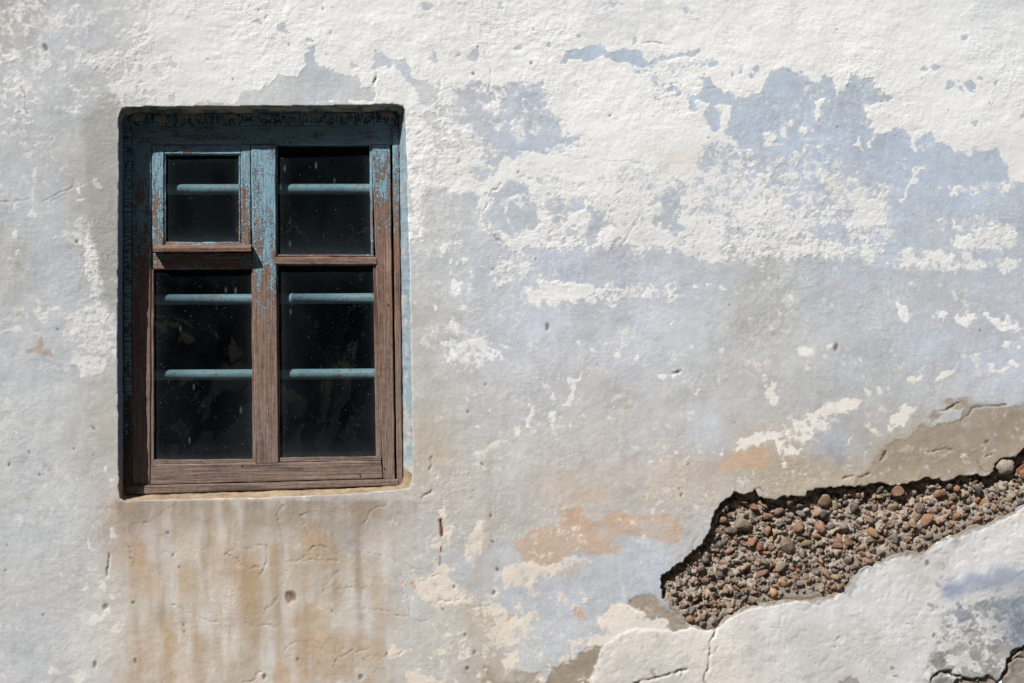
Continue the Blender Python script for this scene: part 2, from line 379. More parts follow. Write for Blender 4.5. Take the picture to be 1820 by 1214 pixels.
BLUE_TOP = [(1223, 179), (1227, 171), (1247, 166), (1252, 158), (1245, 148), (1240, 135), (1247, 137), (1260, 139), (1268, 153), (1280, 163), (1296, 167), (1311, 179),
    (1331, 178), (1339, 168), (1358, 168), (1360, 146), (1369, 116), (1383, 122), (1406, 122), (1421, 128), (1437, 125), (1446, 135), (1448, 146), (1462, 135),
    (1472, 138), (1483, 151), (1484, 168), (1493, 167), (1504, 156), (1504, 143), (1512, 130), (1534, 140), (1546, 139), (1558, 153), (1559, 161), (1577, 167), (1585, 176),
    (1577, 184), (1557, 181), (1534, 183), (1544, 199), (1550, 217), (1558, 237), (1555, 259), (1560, 236), (1577, 234), (1585, 225), (1605, 232), (1614, 245), (1618, 260),
    (1627, 271), (1627, 250), (1646, 239), (1661, 240), (1666, 252), (1682, 260), (1705, 275), (1723, 273), (1725, 283), (1741, 262), (1753, 271), (1774, 266), (1784, 283),
    (1794, 299), (1790, 313), (1800, 319), (1822, 321), (1900, 330), (2300, 340), (2300, 700), (1300, 700), (1300, 480), (1440, 470), (1560, 430), (1560, 400), (1480, 380), (1430, 340), (1380, 320),
    (1330, 300), (1316, 271), (1308, 253), (1283, 238), (1300, 214), (1300, 188), (1268, 186), (1278, 205), (1278, 236), (1262, 238), (1254, 206), (1265, 182), (1242, 180), (1238, 184), (1242, 197), (1232, 200), (1228, 189)]
wh = None; wh = np.full(N, -0.6)
put(wh, [(235, -400), (2400, -400), (2400, 350), (1820, 330), (1780, 440), (1600, 446), (1480, 456), (1380, 458), (1310, 436), (1290, 462), (1240, 462), (1225, 440), (1120, 438),
         (1050, 432), (1000, 438), (905, 440), (868, 410), (850, 345), (790, 318), (762, 300), (740, 200), (718, 188), (222, 188), (208, 170), (205, 140), (170, 110), (150, 60), (200, 20)], 0.85, 9)
put(wh, [(-100, -400), (330, -400), (270, 60), (235, 150), (205, 188), (-100, 300)], -0.35, 60)
put(wh, [(160, 100), (260, 90), (300, 130), (260, 186), (205, 186), (195, 150)], 0.55, 18)
put(wh, [(725, 175), (800, 190), (850, 260), (870, 310), (850, 340), (780, 330), (745, 330), (728, 300)], 0.12, 16)
put(wh, [(728, 190), (750, 200), (757, 330), (750, 420), (730, 420)], 0.25, 12)
put(wh, [(760, 150), (820, 150), (850, 230), (860, 320), (800, 300), (770, 220)], 0.10, 18)
# pale grey where the top coat went, over the window
put(wh, [(420, 188), (432, 160), (468, 158), (490, 142), (500, 134), (528, 134), (536, 118), (545, 104), (548, 80), (556, 80), (563, 100), (574, 114), (590, 122), (602, 120),
         (618, 122), (640, 138), (645, 152), (668, 160), (673, 166), (668, 180), (560, 186)], -0.9, 4)
put(wh, [(663, 100), (676, 92), (690, 104), (722, 106), (730, 130), (744, 140), (765, 152), (780, 160), (775, 185), (750, 190), (736, 176), (728, 150), (716, 136), (704, 130), (694, 122), (676, 128), (664, 122)], -0.85, 4)
put(wh, [(228, 174), (262, 170), (266, 184), (226, 186)], -0.8, 4); put(wh, [(300, 168), (314, 166), (316, 180), (302, 180)], -0.8, 3)
spots(wh, [(304, 116, 11, 8), (282, 132, 6, 10), (258, 122, 4, 6), (232, 122, 7, 5), (212, 132, 13, 14), (505, 45, 12, 7), (516, 52, 5, 6), (459, 38, 6, 3), (472, 28, 3, 6), (593, 12, 4, 4), (588, 54, 6, 4),
           (490, 68, 5, 4), (552, 70, 7, 3), (760, 12, 14, 8), (895, 12, 5, 8), (776, 103, 4, 10), (812, 98, 6, 4), (838, 100, 15, 11), (632, 110, 6, 5), (372, 110, 5, 3), (415, 155, 6, 4)], -0.75, 3)
put(wh, [(815, 160), (850, 150), (900, 147), (960, 150), (985, 165), (990, 190), (978, 200), (1000, 215), (1004, 238), (1040, 250), (1045, 268), (1010, 272), (960, 268), (930, 262), (900, 282), (880, 300), (860, 290), (860, 250), (835, 235), (826, 195)], -0.52, 8)
put(wh, [(856, 186), (885, 180), (905, 195), (880, 205), (862, 200)], 0.5, 6)
put(wh, [(1004, 117), (1007, 88), (1022, 82), (1034, 86), (1045, 77), (1062, 80), (1075, 92), (1090, 92), (1110, 84), (1125, 88), (1145, 95), (1160, 105), (1175, 98), (1200, 92), (1220, 87),
         (1246, 84), (1240, 94), (1200, 100), (1190, 108), (1170, 114), (1140, 115), (1125, 120), (1115, 111), (1085, 112), (1070, 104), (1040, 105), (1018, 107), (1012, 117)], -0.9, 2.5, 0.5)
put(wh, [(1130, 118), (1190, 106), (1300, 98), (1300, 108), (1240, 118), (1180, 135), (1140, 130)], 0.18, 7)
put(wh, [(1150, 140), (1220, 150), (1215, 175), (1170, 180)], 0.22, 10)
spots(wh, [(1268, 117, 8, 5), (1300, 133, 4, 6), (1318, 124, 6, 11), (1337, 132, 6, 7), (1345, 116, 6, 6), (1276, 144, 3, 3), (1287, 144, 3, 3), (1197, 165, 9, 6), (1208, 170, 5, 5), (1711, 72, 6, 5), (1728, 78, 2, 2), (1646, 126, 9, 6), (1667, 122, 7, 6),
           (1692, 152, 12, 8), (1719, 156, 8, 9), (1738, 149, 4, 4), (1768, 155, 3, 5), (1758, 183, 4, 5), (1738, 222, 6, 5), (1606, 178, 3, 3), (1641, 148, 3, 2), (920, 90, 5, 3), (950, 53, 3, 3), (980, 80, 4, 7), (1033, 60, 5, 3), (1130, 70, 4, 7), (1816, 210, 4, 5)], -0.9, 2)
spots(wh, [(1085, 62, 20, 9), (1170, 10, 40, 10), (1230, 20, 30, 14), (1090, 5, 30, 12)], 0.25, 12)
put(wh, BLUE_TOP, -0.80, 3, 0.55)
# white left standing inside the blue
put(wh, [(1443, 172), (1450, 176), (1466, 177), (1456, 190), (1458, 208), (1452, 214), (1446, 206), (1452, 188)], 0.8, 2, 0.5)
put(wh, [(1358, 236), (1378, 240), (1380, 256), (1358, 258)], 0.6, 4); put(wh, [(1387, 232), (1397, 232), (1398, 256), (1390, 248)], 0.6, 3)
put(wh, [(1533, 237), (1541, 250), (1545, 270), (1524, 260), (1530, 252)], 0.8, 2, 0.5)
put(wh, [(1555, 236), (1559, 236), (1556, 262), (1550, 260)], 0.7, 2, 0.4); put(wh, [(1629, 294), (1638, 294), (1636, 318), (1620, 336), (1606, 356), (1602, 354), (1624, 320)], 0.5, 4)
put(wh, [(1405, 212), (1410, 210), (1412, 228), (1408, 228)], 0.7, 2, .5); spots(wh, [(1430, 236, 5, 5), (1446, 232, 3, 6), (1427, 270, 5, 4), (1460, 264, 6, 4), (1404, 290, 12, 12), (1375, 290, 14, 10)], 0.4, 3)
put(wh, [(1280, 240), (1310, 258), (1370, 275), (1470, 290), (1540, 330), (1580, 330), (1590, 400), (1570, 440), (1460, 462), (1300, 462), (1230, 462), (1200, 420), (1190, 330), (1240, 300), (1260, 260)], 0.02, 14)
put(wh, [(1390, 270), (1480, 285), (1560, 330), (1570, 440), (1480, 455), (1410, 400), (1395, 330)], -0.22, 22)
put(wh, [(960, 300), (1190, 300), (1200, 360), (1190, 435), (1000, 436), (955, 400)], 0.20, 18)
put(wh, [(1310, 340), (1360, 350), (1400, 360), (1395, 430), (1360, 455), (1330, 440), (1300, 400)], 0.30, 16)
put(wh, [(1180, 345), (1205, 330), (1230, 400), (1220, 430), (1195, 425), (1175, 400)], -0.45, 8)
put(wh, [(1195, 310), (1215, 320), (1215, 370), (1190, 370)], -0.4, 6)
put(wh, [(1215, 385), (1265, 380), (1290, 400), (1280, 455), (1245, 464), (1205, 445)], 0.6, 10)
put(wh, [(1511, 343), (1535, 338), (1540, 353), (1558, 355), (1562, 375), (1569, 398), (1566, 410), (1550, 406), (1530, 403), (1498, 401), (1520, 388), (1532, 368)], 0.75, 4)
put(wh, [(1448, 388), (1458, 385), (1470, 400), (1466, 405), (1452, 400)], 0.7, 3)
put(wh, [(1412, 385), (1425, 376), (1445, 385), (1448, 400), (1435, 410), (1412, 405)], 0.25, 6)
put(wh, [(1680, 330), (1720, 325), (1790, 325), (1796, 352), (1765, 345), (1700, 345)], 0.05, 7)
put(wh, [(1700, 390), (1740, 378), (1790, 400), (1810, 430), (1780, 448), (1730, 440), (1690, 432)], 0.16, 10)
put(wh, [(1430, 436), (1570, 430), (1570, 455), (1500, 466), (1420, 466)], 0.02, 6)
put(wh, [(1590, 445), (1700, 448), (1815, 470), (1812, 490), (1790, 492), (1760, 476), (1690, 482), (1610, 478)], 0.04, 7)
# right of the window
put(wh, [(1049, 371), (1058, 376), (1070, 402), (1063, 430), (1046, 434), (1038, 402)], -0.7, 4)
put(wh, [(889, 326), (904, 318), (925, 323), (940, 333), (948, 359), (951, 387), (940, 405), (922, 415), (909, 425), (894, 417), (868, 410), (863, 384), (866, 359), (876, 346)], -0.7, 3)
put(wh, [(884, 356), (908, 346), (930, 344), (936, 362), (920, 370), (905, 362), (902, 380), (908, 400), (896, 395), (890, 372)], 0.5, 4)
spots(wh, [(978, 376, 10, 8), (985, 396, 12, 7), (1005, 394, 7, 5), (995, 360, 5, 7), (1034, 325, 12, 6), (960, 320, 8, 7), (870, 306, 8, 8), (852, 318, 10, 12)], -0.55, 4)
put(wh, [(860, 460), (940, 440), (945, 490), (880, 510)], 0.02, 12)
put(wh, [(780, 420), (820, 420), (835, 560), (800, 560)], -0.22, 16)
put(wh, [(950, 500), (985, 497), (1010, 503), (1035, 500), (1060, 510), (1076, 512), (1070, 530), (1055, 540), (1035, 537), (1005, 538), (985, 546), (978, 530), (960, 546), (940, 541), (933, 525), (960, 518)], 0.55, 6)
put(wh, [(1075, 508), (1130, 506), (1215, 515), (1210, 530), (1130, 536), (1085, 536)], 0.06, 6)
spots(wh, [(1196, 507, 4, 3), (1198, 523, 5, 4), (1208, 524, 3, 4), (1237, 511, 4, 5), (1256, 505, 5, 3), (1280, 513, 4, 3), (1303, 521, 3, 5), (1194, 570, 2, 2), (1203, 535, 6, 2), (1091, 541, 9, 3)], 0.7, 2)
put(wh, [(1592, 540), (1612, 545), (1626, 570), (1612, 580), (1598, 572)], 0.18, 5); put(wh, [(1655, 560), (1668, 552), (1684, 556), (1680, 574), (1660, 572)], 0.5, 4)
put(wh, [(1689, 552), (1710, 554), (1728, 552), (1732, 566), (1712, 577), (1694, 572)], 0.75, 3); put(wh, [(1746, 558), (1775, 562), (1800, 560), (1812, 585), (1780, 580), (1755, 574)], 0.5, 4)
put(wh, [(735, 590), (800, 575), (870, 600), (900, 615), (890, 640), (830, 655), (760, 640)], -0.14, 14)
put(wh, [(1366, 677), (1374, 676), (1383, 689), (1381, 707), (1387, 722), (1374, 726), (1368, 712), (1372, 700)], 0.7, 3)
put(wh, [(1440, 736), (1463, 720), (1498, 710), (1524, 714), (1514, 725), (1496, 738), (1470, 744), (1446, 742)], 0.55, 5)
put(wh, [(1300, 795), (1318, 786), (1335, 779), (1368, 774), (1406, 763), (1437, 751), (1460, 752), (1480, 762), (1460, 775), (1419, 780), (1389, 784), (1355, 797), (1310, 800)], 0.20, 6)
put(wh, [(1400, 745), (1450, 735), (1480, 745), (1470, 770), (1420, 780)], 0.12, 10)
put(wh, [(1571, 752), (1579, 734), (1604, 725), (1625, 730), (1612, 743), (1599, 753), (1576, 761)], 0.6, 4); put(wh, [(1606, 674), (1617, 668), (1635, 669), (1635, 677), (1617, 680)], 0.6, 3)
put(wh, [(1660, 669), (1671, 657), (1691, 653), (1688, 664), (1678, 671)], 0.55, 3); put(wh, [(1540, 764), (1545, 750), (1550, 758), (1559, 765), (1548, 772)], 0.7, 2.5); put(wh, [(1508, 778), (1522, 774), (1518, 792), (1508, 788)], 0.5, 3)
put(wh, [(1405, 625), (1425, 615), (1440, 622), (1432, 640), (1412, 640)], 0.2, 5); spots(wh, [(1284, 618, 3, 7), (1470, 614, 6, 3), (1562, 692, 4, 4), (1536, 700, 4, 3), (1580, 690, 5, 3), (1760, 655, 6, 10), (1775, 660, 16, 3), (1800, 650, 8, 8), (1790, 610, 7, 8), (1814, 615, 5, 3)], 0.55, 3)
put(wh, [(1380, 792), (1400, 787), (1422, 792), (1420, 804), (1396, 808), (1400, 828), (1388, 828), (1382, 812)], 0.35, 4)
put(wh, [(1276, 800), (1281, 788), (1283, 806), (1278, 815)], 0.7, 2)
# drips below the blue band
put(wh, [(936, 704), (939, 715), (949, 728), (943, 740), (941, 756), (937, 752)], 0.8, 1.8, 0.5); put(wh, [(1034, 668), (1026, 682), (1017, 692), (1021, 706), (1016, 729), (1004, 722), (995, 722), (1010, 708), (1010, 692), (1004, 680), (1018, 680)], 0.7, 2, 0.5)
put(wh, [(974, 712), (983, 700), (988, 706), (989, 719), (980, 716)], 0.7, 2, .5); put(wh, [(972, 730), (984, 730), (988, 744), (984, 756), (980, 744), (972, 740)], 0.7, 2, .5)
put(wh, [(912, 774), (913, 756), (921, 752), (922, 766)], 0.8, 2, .5); put(wh, [(862, 804), (868, 786), (882, 780), (878, 794)], 0.8, 2, .5)
put(wh, [(846, 606), (856, 606), (858, 622), (850, 628)], 0.7, 2, .5); put(wh, [(884, 616), (902, 606), (898, 628), (886, 624)], 0.4, 3); spots(wh, [(1026, 612, 4, 2), (1056, 619, 3, 3), (1094, 632, 4, 3), (1232, 618, 3, 3), (1125, 631, 4, 4), (1239, 696, 6, 3), (1192, 664, 5, 5), (1172, 668, 9, 7), (774, 548, 4, 8)], 0.6, 2)
# left of the window
put(wh, [(148, 430), (165, 402), (172, 470), (178, 530), (160, 560), (150, 500)], 0.30, 10); put(wh, [(58, 545), (72, 532), (86, 540), (88, 562), (76, 574), (66, 560)], 0.45, 5)
put(wh, [(110, 560), (140, 540), (205, 560), (206, 630), (160, 640), (120, 600)], 0.12, 16); put(wh, [(137, 640), (150, 632), (168, 636), (184, 655), (178, 674), (155, 684), (142, 674)], 0.6, 5)
put(wh, [(172, 314), (182, 316), (190, 332), (184, 336), (174, 326)], 0.7, 3); spots(wh, [(28, 372, 4, 8), (30, 412, 3, 10), (36, 450, 3, 6), (60, 380, 6, 8), (145, 338, 5, 6), (146, 358, 6, 5), (26, 100, 8, 9), (80, 98, 3, 8), (75, 125, 3, 9), (190, 840, 4, 10), (141, 836, 2, 5), (200, 860, 5, 5), (25, 580, 20, 5), (95, 545, 7, 7)], 0.45, 3)
put(wh, [(60, 290), (66, 290), (62, 350), (56, 412), (53, 410), (58, 350)], 0.0, 2.5, 0.3)
put(wh, [(150, 952), (158, 958), (165, 978), (158, 975)], 0.7, 2); put(wh, [(205, 934), (210, 932), (213, 955), (203, 948)], 0.8, 2); put(wh, [(142, 1060), (150, 1030), (155, 1035), (148, 1065)], 0.5, 3); put(wh, [(174, 1038), (184, 1028), (190, 1034), (184, 1050)], 0.6, 3)
put(wh, [(155, 1100), (185, 1086), (198, 1088), (180, 1102), (160, 1108)], 0.35, 5); put(wh, [(190, 1114), (225, 1112), (215, 1128), (200, 1128)], 0.35, 4); put(wh, [(122, 1195), (140, 1188), (152, 1195), (140, 1222), (122, 1225)], 0.6, 4); put(wh, [(84, 1184), (115, 1182), (118, 1195), (90, 1198)], 0.2, 5)
put(wh, [(198, 1048), (212, 1040), (222, 1060), (208, 1074), (196, 1068)], 0.25, 5)
# cream flakes low in the middle
put(wh, [(737, 1030), (760, 1026), (785, 1010), (802, 1014), (810, 1044), (838, 1056), (833, 1076), (800, 1082), (784, 1086), (763, 1070), (742, 1066), (735, 1050)], 0.42, 5)
put(wh, [(824, 962), (843, 954), (852, 931), (859, 933), (856, 964), (851, 983), (842, 1004), (836, 996), (825, 990)], 0.8, 2.5, 0.6); put(wh, [(853, 1054), (880, 1046), (888, 1056), (870, 1070), (857, 1068)], 0.6, 3)
put(wh, [(886, 1020), (905, 1000), (915, 1015), (900, 1050), (893, 1040)], 0.25, 5); put(wh, [(817, 1133), (830, 1124), (846, 1138), (848, 1159), (838, 1177), (822, 1169)], 0.45, 4); put(wh, [(828, 1084), (842, 1078), (844, 1096), (832, 1094)], 0.5, 3)
put(wh, [(680, 1140), (700, 1136), (714, 1153), (711, 1172), (688, 1166)], 0.3, 5); put(wh, [(724, 1200), (745, 1196), (770, 1204), (790, 1216), (724, 1216)], 0.45, 4); put(wh, [(895, 1180), (915, 1172), (930, 1180), (925, 1197), (900, 1196)], 0.5, 4)
put(wh, [(903, 1018), (931, 1001), (975, 1001), (1016, 997), (1049, 996), (1052, 1002), (1016, 1008), (994, 1016), (980, 1027), (954, 1032), (950, 1042), (930, 1036), (906, 1045), (898, 1029)], 0.62, 4)
put(wh, [(782, 912), (788, 908), (790, 926), (782, 922)], 0.8, 2, .3); put(wh, [(784, 956), (796, 954), (796, 968), (785, 966)], 0.8, 2, .3); put(wh, [(766, 974), (776, 972), (777, 978), (768, 980)], 0.8, 1.5, .3)
put(wh, [(850, 1040), (890, 1050), (900, 1110), (960, 1090), (950, 1120), (920, 1130), (905, 1160), (860, 1150), (850, 1090)], -0.16, 12)
put(wh, [(915, 1098), (940, 1086), (945, 1110), (930, 1122), (915, 1112)], 0.5, 4); put(wh, [(888, 1140), (912, 1128), (918, 1142), (900, 1148)], 0.5, 3); put(wh, [(900, 1165), (918, 1155), (925, 1170), (905, 1174)], 0.4, 3); spots(wh, [(945, 1090, 12, 5), (985, 1098, 8, 4), (1012, 1116, 5, 3)], 0.4, 3)
put(wh, [(1056, 1092), (1082, 1084), (1115, 1068), (1142, 1080), (1156, 1097), (1187, 1100), (1184, 1120), (1130, 1122), (1075, 1146), (1020, 1172), (990, 1186), (1010, 1150), (1070, 1125)], 0.34, 7)
# the lower whitewashed base coat
BASE = [(1068, 1155), (1074, 1146), (1100, 1130), (1129, 1117), (1170, 1120), (1197, 1125), (1235, 1120), (1259, 1122), (1285, 1108), (1330, 1082), (1400, 1070), (1465, 1068),
        (1505, 1056), (1520, 1028), (1575, 998), (1645, 984), (1700, 953), (1760, 932), (1822, 898), (1900, 868), (2300, 800), (2300, 2500), (1040, 2500), (1054, 1216), (1064, 1190)]
put(wh, BASE, 0.85, 3, 0.5)
put(wh, [(1660, 1090), (1690, 1080), (1700, 1140), (1690, 1200), (1650, 1180)], 0.18, 14)
GREYP = [(1699, 1076), (1712, 1068), (1718, 1089), (1736, 1096), (1742, 1068), (1764, 1058), (1830, 1054), (1900, 1040), (1900, 1260), (1640, 1260), (1646, 1180), (1652, 1152), (1694, 1150), (1702, 1120)]
put(wh, GREYP, -0.52, 9)
put(wh, [(1680, 1165), (1735, 1170), (1735, 1185), (1690, 1185)], 0.35, 8); put(wh, [(1712, 1045), (1830, 1040), (1830, 1054), (1764, 1056), (1740, 1062), (1730, 1092), (1716, 1080)], 0.45, 4); put(wh, [(1735, 1100), (1800, 1090), (1790, 1150), (1750, 1150)], 0.05, 14)
put(wh, [(1490, 1204), (1502, 1196), (1516, 1202), (1516, 1216), (1494, 1216)], -0.8, 3); spots(wh, [(1588, 1186, 8, 5), (1590, 1202, 12, 5), (1648, 1000, 4, 5), (1674, 1003, 4, 6), (1660, 1128, 4, 4), (1677, 1112, 5, 6), (1675, 1023, 5, 6), (1668, 1040, 4, 5), (1655, 1078, 6, 5)], -0.7, 2)
spots(wh, [(1167, 1130, 5, 8), (1164, 1196, 5, 10)], -0.8, 2)
put(wh, [(1660, 955), (1705, 945), (1712, 962), (1690, 975), (1668, 985)], -0.15, 6); put(wh, [(1500, 1042), (1520, 1028), (1560, 1006), (1580, 1000), (1560, 1016), (1530, 1034), (1510, 1056), (1440, 1076)], -0.3, 4)
put(wh, [(1600, 775), (1680, 760), (1740, 725), (1900, 715), (1900, 780), (1760, 836), (1520, 856), (1550, 835)], -0.95, 14)
lc_ = sm(690, 740, U)*sm(1075, 1040, U)*sm(915, 950, V); wh = np.where(wh > 0, wh*(1-.62*lc_), wh+.10*lc_)
fray = np.where(np.abs(wh) > 0.55, 0.85, 1.1)*(1-0.45*sm(140, 60, V)*sm(230, 320, U))
wh_f = wh+fray*(0.38*n22+0.22*nst+0.30*nfine+0.22*fbm(U, V, 4.6, 2, 14))

pe = np.full(N, -0.9)
put(pe, [(927, 954), (955, 940), (997, 932), (999, 910), (1016, 902), (1038, 905), (1045, 929), (1088, 924), (1098, 913), (1143, 912), (1197, 916), (1211, 932), (1203, 957), (1184, 968),
         (1159, 962), (1115, 956), (1109, 962), (1080, 968), (1115, 980), (1088, 986), (1032, 990), (994, 999), (928, 999), (925, 982), (906, 973), (914, 960)], 0.35, 5)
put(pe, [(1130, 925), (1180, 930), (1170, 950), (1130, 950)], 0.02, 10)
put(pe, [(1268, 832), (1276, 812), (1297, 799), (1320, 790), (1355, 802), (1371, 817), (1368, 837), (1325, 835), (1289, 843)], 0.4, 4)
put(pe, [(985, 1020), (1045, 1004), (1052, 1012), (1040, 1020), (1000, 1034)], 0.1, 5); put(pe, [(1016, 1083), (1036, 1083), (1040, 1104), (1022, 1112)], 0.3, 5); put(pe, [(850, 944), (860, 930), (858, 975), (848, 990)], 0.5, 3)
put(pe, [(722, 1040), (736, 1036), (738, 1060), (724, 1056)], 0.4, 3); spots(pe, [(860, 1096, 14, 6), (905, 1100, 14, 10), (770, 552, 4, 6), (1180, 1100, 4, 3), (1012, 537, 3, 4), (1060, 533, 3, 4), (1105, 527, 4, 4), (1124, 512, 4, 4)], 0.3, 3)
put(pe, [(1000, 855), (1260, 840), (1240, 880), (1150, 890), (1010, 880)], -0.42, 25)
pe_f = pe+0.35*n22
ba = np.full(N, -0.9)
put(ba, [(1576, 770), (1630, 766), (1650, 753), (1655, 738), (1672, 734), (1668, 712), (1690, 706), (1729, 710), (1732, 720), (1757, 720), (1783, 720), (1820, 712), (1900, 700), (2300, 700),
         (2300, 840), (1765, 850), (1500, 880), (1520, 850), (1545, 830)], 0.42, 20)
put(ba, [(1663, 757), (1670, 745), (1688, 735), (1719, 738), (1709, 748), (1686, 757)], -0.6, 4); put(ba, [(1590, 798), (1630, 795), (1625, 806), (1600, 808)], -0.1, 5)
put(ba, [(977, 1190), (1016, 1172), (1050, 1150), (1066, 1150), (1068, 1160), (1052, 1230), (965, 1230)], 0.9, 3, .6)
put(ba, [(1120, 1060), (1160, 1050), (1182, 1075), (1215, 1106), (1230, 1118), (1190, 1108), (1160, 1092), (1130, 1078)], 0.35, 7)
put(ba, [(1200, 1000), (1250, 960), (1262, 930), (1240, 935), (1225, 960), (1200, 985)], 0.05, 8)
put(ba, [(860, 1190), (910, 1196), (960, 1200), (960, 1230), (850, 1230)], 0.15, 8)
ba_f = ba+0.40*n22
LIP_ = np.full(N, 1e3); ix = np.where((U > 1150) & (U < 1950) & (V > 820) & (V < 1160))[0]; LIP_[ix] = ldist(CAV_LO[5:], U[ix], V[ix]); lw_ = 9+9*fbm(U, V, 45, 2, 131); lip = sm(0, 1, 1-(LIP_+3*nfine)/np.maximum(lw_, 2))     # cement smeared over the lower lip
ba_f = np.maximum(ba_f, -0.9+1.5*lip+.25*n22); wh_f = wh_f-1.6*lip*(V > 890)
# colour of the old wash, read at points across the wall
CP = """30,30:186,184,181 100,60:198,200,204 60,150:198,201,204 150,200:197,200,203 300,60:206,206,206 250,160:202,202,201 185,230:184,182,177 185,350:181,179,172 180,450:184,182,175 60,350:197,200,204 100,450:195,199,205
30,470:190,190,190 120,560:200,202,206 60,640:198,201,205 100,720:202,204,205 185,760:190,188,182 60,830:203,204,206 180,830:193,192,188 60,950:197,201,206 130,1000:201,201,200 60,1150:196,199,205 160,1180:206,204,199 110,900:200,203,205
230,930:176,160,140 300,915:186,170,150 360,940:194,182,164 250,1000:196,181,160 330,1020:199,184,160 400,1000:196,178,152 450,950:186,174,156 550,940:178,169,156 620,930:172,165,155 670,950:188,180,168 500,1000:198,187,168 450,1080:194,172,142
350,1110:204,196,180 290,1120:198,184,160 550,1080:198,186,166 480,1150:203,199,188 530,1140:195,175,148 600,1150:196,187,171 650,1050:198,193,182 700,1000:197,193,187 720,1090:200,201,200 300,1070:204,202,197 400,1180:202,190,168 300,1190:196,176,146
500,160:200,202,203 640,165:198,200,202 545,115:190,199,214 700,115:196,202,212 760,170:200,203,206 750,250:206,204,200 770,400:198,199,198 810,470:193,196,199 765,560:193,192,189 755,700:188,186,180 765,800:188,179,165 850,750:189,189,187
950,700:187,188,190 900,820:204,203,198 800,860:199,190,178 1000,820:193,188,180 1050,700:186,185,183 1100,630:192,194,199 1300,520:184,186,187 1350,500:181,182,180 1450,560:188,190,193 1200,600:189,191,194 1300,700:184,184,183 1250,760:187,189,193
1150,760:187,187,185 1100,850:195,186,173 1200,850:195,180,159 1280,870:186,174,155 1150,890:184,180,171 1400,850:174,162,145 1350,830:182,171,154 1550,650:187,190,194 1650,610:190,196,206 1760,640:190,195,206 1600,690:187,189,191 1700,690:189,191,195
1480,790:176,179,185 1600,800:176,164,146 1480,840:178,166,148 860,180:192,199,211 930,180:190,200,217 980,240:190,201,219 900,350:190,199,214 960,390:192,199,212 1050,400:188,195,208 1050,90:188,202,222 1120,100:186,199,219 1240,180:188,201,220
1400,160:186,199,219 1450,230:188,201,222 1600,280:188,201,222 1700,320:188,201,221 1780,300:188,201,221 1550,160:184,196,214 1200,400:187,195,210 1300,350:190,199,215 1450,380:192,202,220 1600,400:190,201,219 1750,420:190,199,214 1500,430:192,197,206
1100,470:191,197,212 1000,460:190,195,206 920,460:191,196,204 1050,600:191,195,208 950,570:191,195,206 1200,500:192,198,212 1150,560:191,195,206 1450,480:191,197,208 1700,460:191,198,210 1780,500:190,197,212 1600,520:187,190,193 1700,540:186,188,191 1400,600:186,187,188 1800,560:190,197,211
860,620:194,196,202 800,640:190,190,188 900,900:190,184,176 830,930:192,188,180 850,1000:188,191,196 900,1080:188,193,200 850,1110:190,182,168 950,1150:192,195,196 1050,1030:190,197,208 1150,1010:190,196,205 1000,1100:191,196,203 880,1200:180,172,160 780,1120:196,192,184 760,1180:194,190,180 1020,870:196,180,158
1720,1030:168,182,206 1800,1030:160,176,204 1760,1100:134,137,140 1680,1170:142,140,135 1740,1180:140,138,134 1810,1150:134,142,154 1500,1205:140,136,130 1580,1190:150,146,140 1300,960:184,186,190 1690,1000:170,170,172 1540,1030:168,166,163 1165,1130:150,146,134"""
cp = []
for tok in CP.split():
    a, b = tok.split(':'); cp.append([float(q) for q in a.split(',')]+[float(q) for q in b.split(',')])
cp = np.array(cp)
L_ = cp[:, 0] < 215; cp[L_, 2:] -= 9
G_ = (cp[:, 0] > 880) & (cp[:, 0] < 1420) & (cp[:, 1] > 470) & (cp[:, 1] < 790); cp[G_, 2:] += 8
B_ = cp[:, 4]-cp[:, 2] > 16; cp[B_, 2] -= 4; cp[B_, 3] -= 6; cp[B_, 4] -= 13
K_ = (cp[:, 1] > 885) & (cp[:, 0] < 780); cp[K_, 4] += .45*(cp[K_, 2]-cp[K_, 4]); cp[K_, 3] += .3*(cp[K_, 2]-cp[K_, 3])
K_ = (cp[:, 1] > 800) & (cp[:, 1] < 930) & (cp[:, 0] > 780) & (cp[:, 0] < 1320); cp[K_, 4] += .4*(cp[K_, 2]-cp[K_, 4]); cp[K_, 3] += .25*(cp[K_, 2]-cp[K_, 3])
cpl = lin(cp[:, 2:])
gu = np.arange(-200, 2041, 14.0); gv = np.arange(-200, 1441, 14.0); LU, LV = np.meshgrid(gu, gv)
acc = np.zeros(LU.shape+(3,)); tot = np.zeros(LU.shape)
for r_, c_ in zip(cp, cpl):
    d2 = (LU-r_[0])**2+(LV-r_[1])**2; w = 1.0/(d2+400.0)**1.7; tot += w; acc += w[..., None]*c_
lut = acc/tot[..., None]
su = np.clip((uw+10*n60-gu[0])/14, 0, len(gu)-1.001); sv = np.clip((vw+10*fbm(U, V, 60, 3, 31)-gv[0])/14, 0, len(gv)-1.001)
i = su.astype(int); j = sv.astype(int); a = (su-i)[:, None]; b = (sv-j)[:, None]
wash = (lut[j, i]*(1-a)+lut[j, i+1]*a)*(1-b)+(lut[j+1, i]*(1-a)+lut[j+1, i+1]*a)*b
cloud = fbm(U, V, 45, 5, 41)
wash *= (1+0.055*cloud+0.03*fbm(U, V, 9, 2, 43)+0.03*fbm(U, V*0.18, 12, 3, 47))[:, None]
# blue showing through in soft clouds
bl = sm(0.05, 0.6, fbm(U, V, 60, 5, 51))*0.35*sm(620, 420, V)*sm(740, 900, U)
wash = wash*(1-bl[:, None])+lin((188, 199, 220))*bl[:, None]
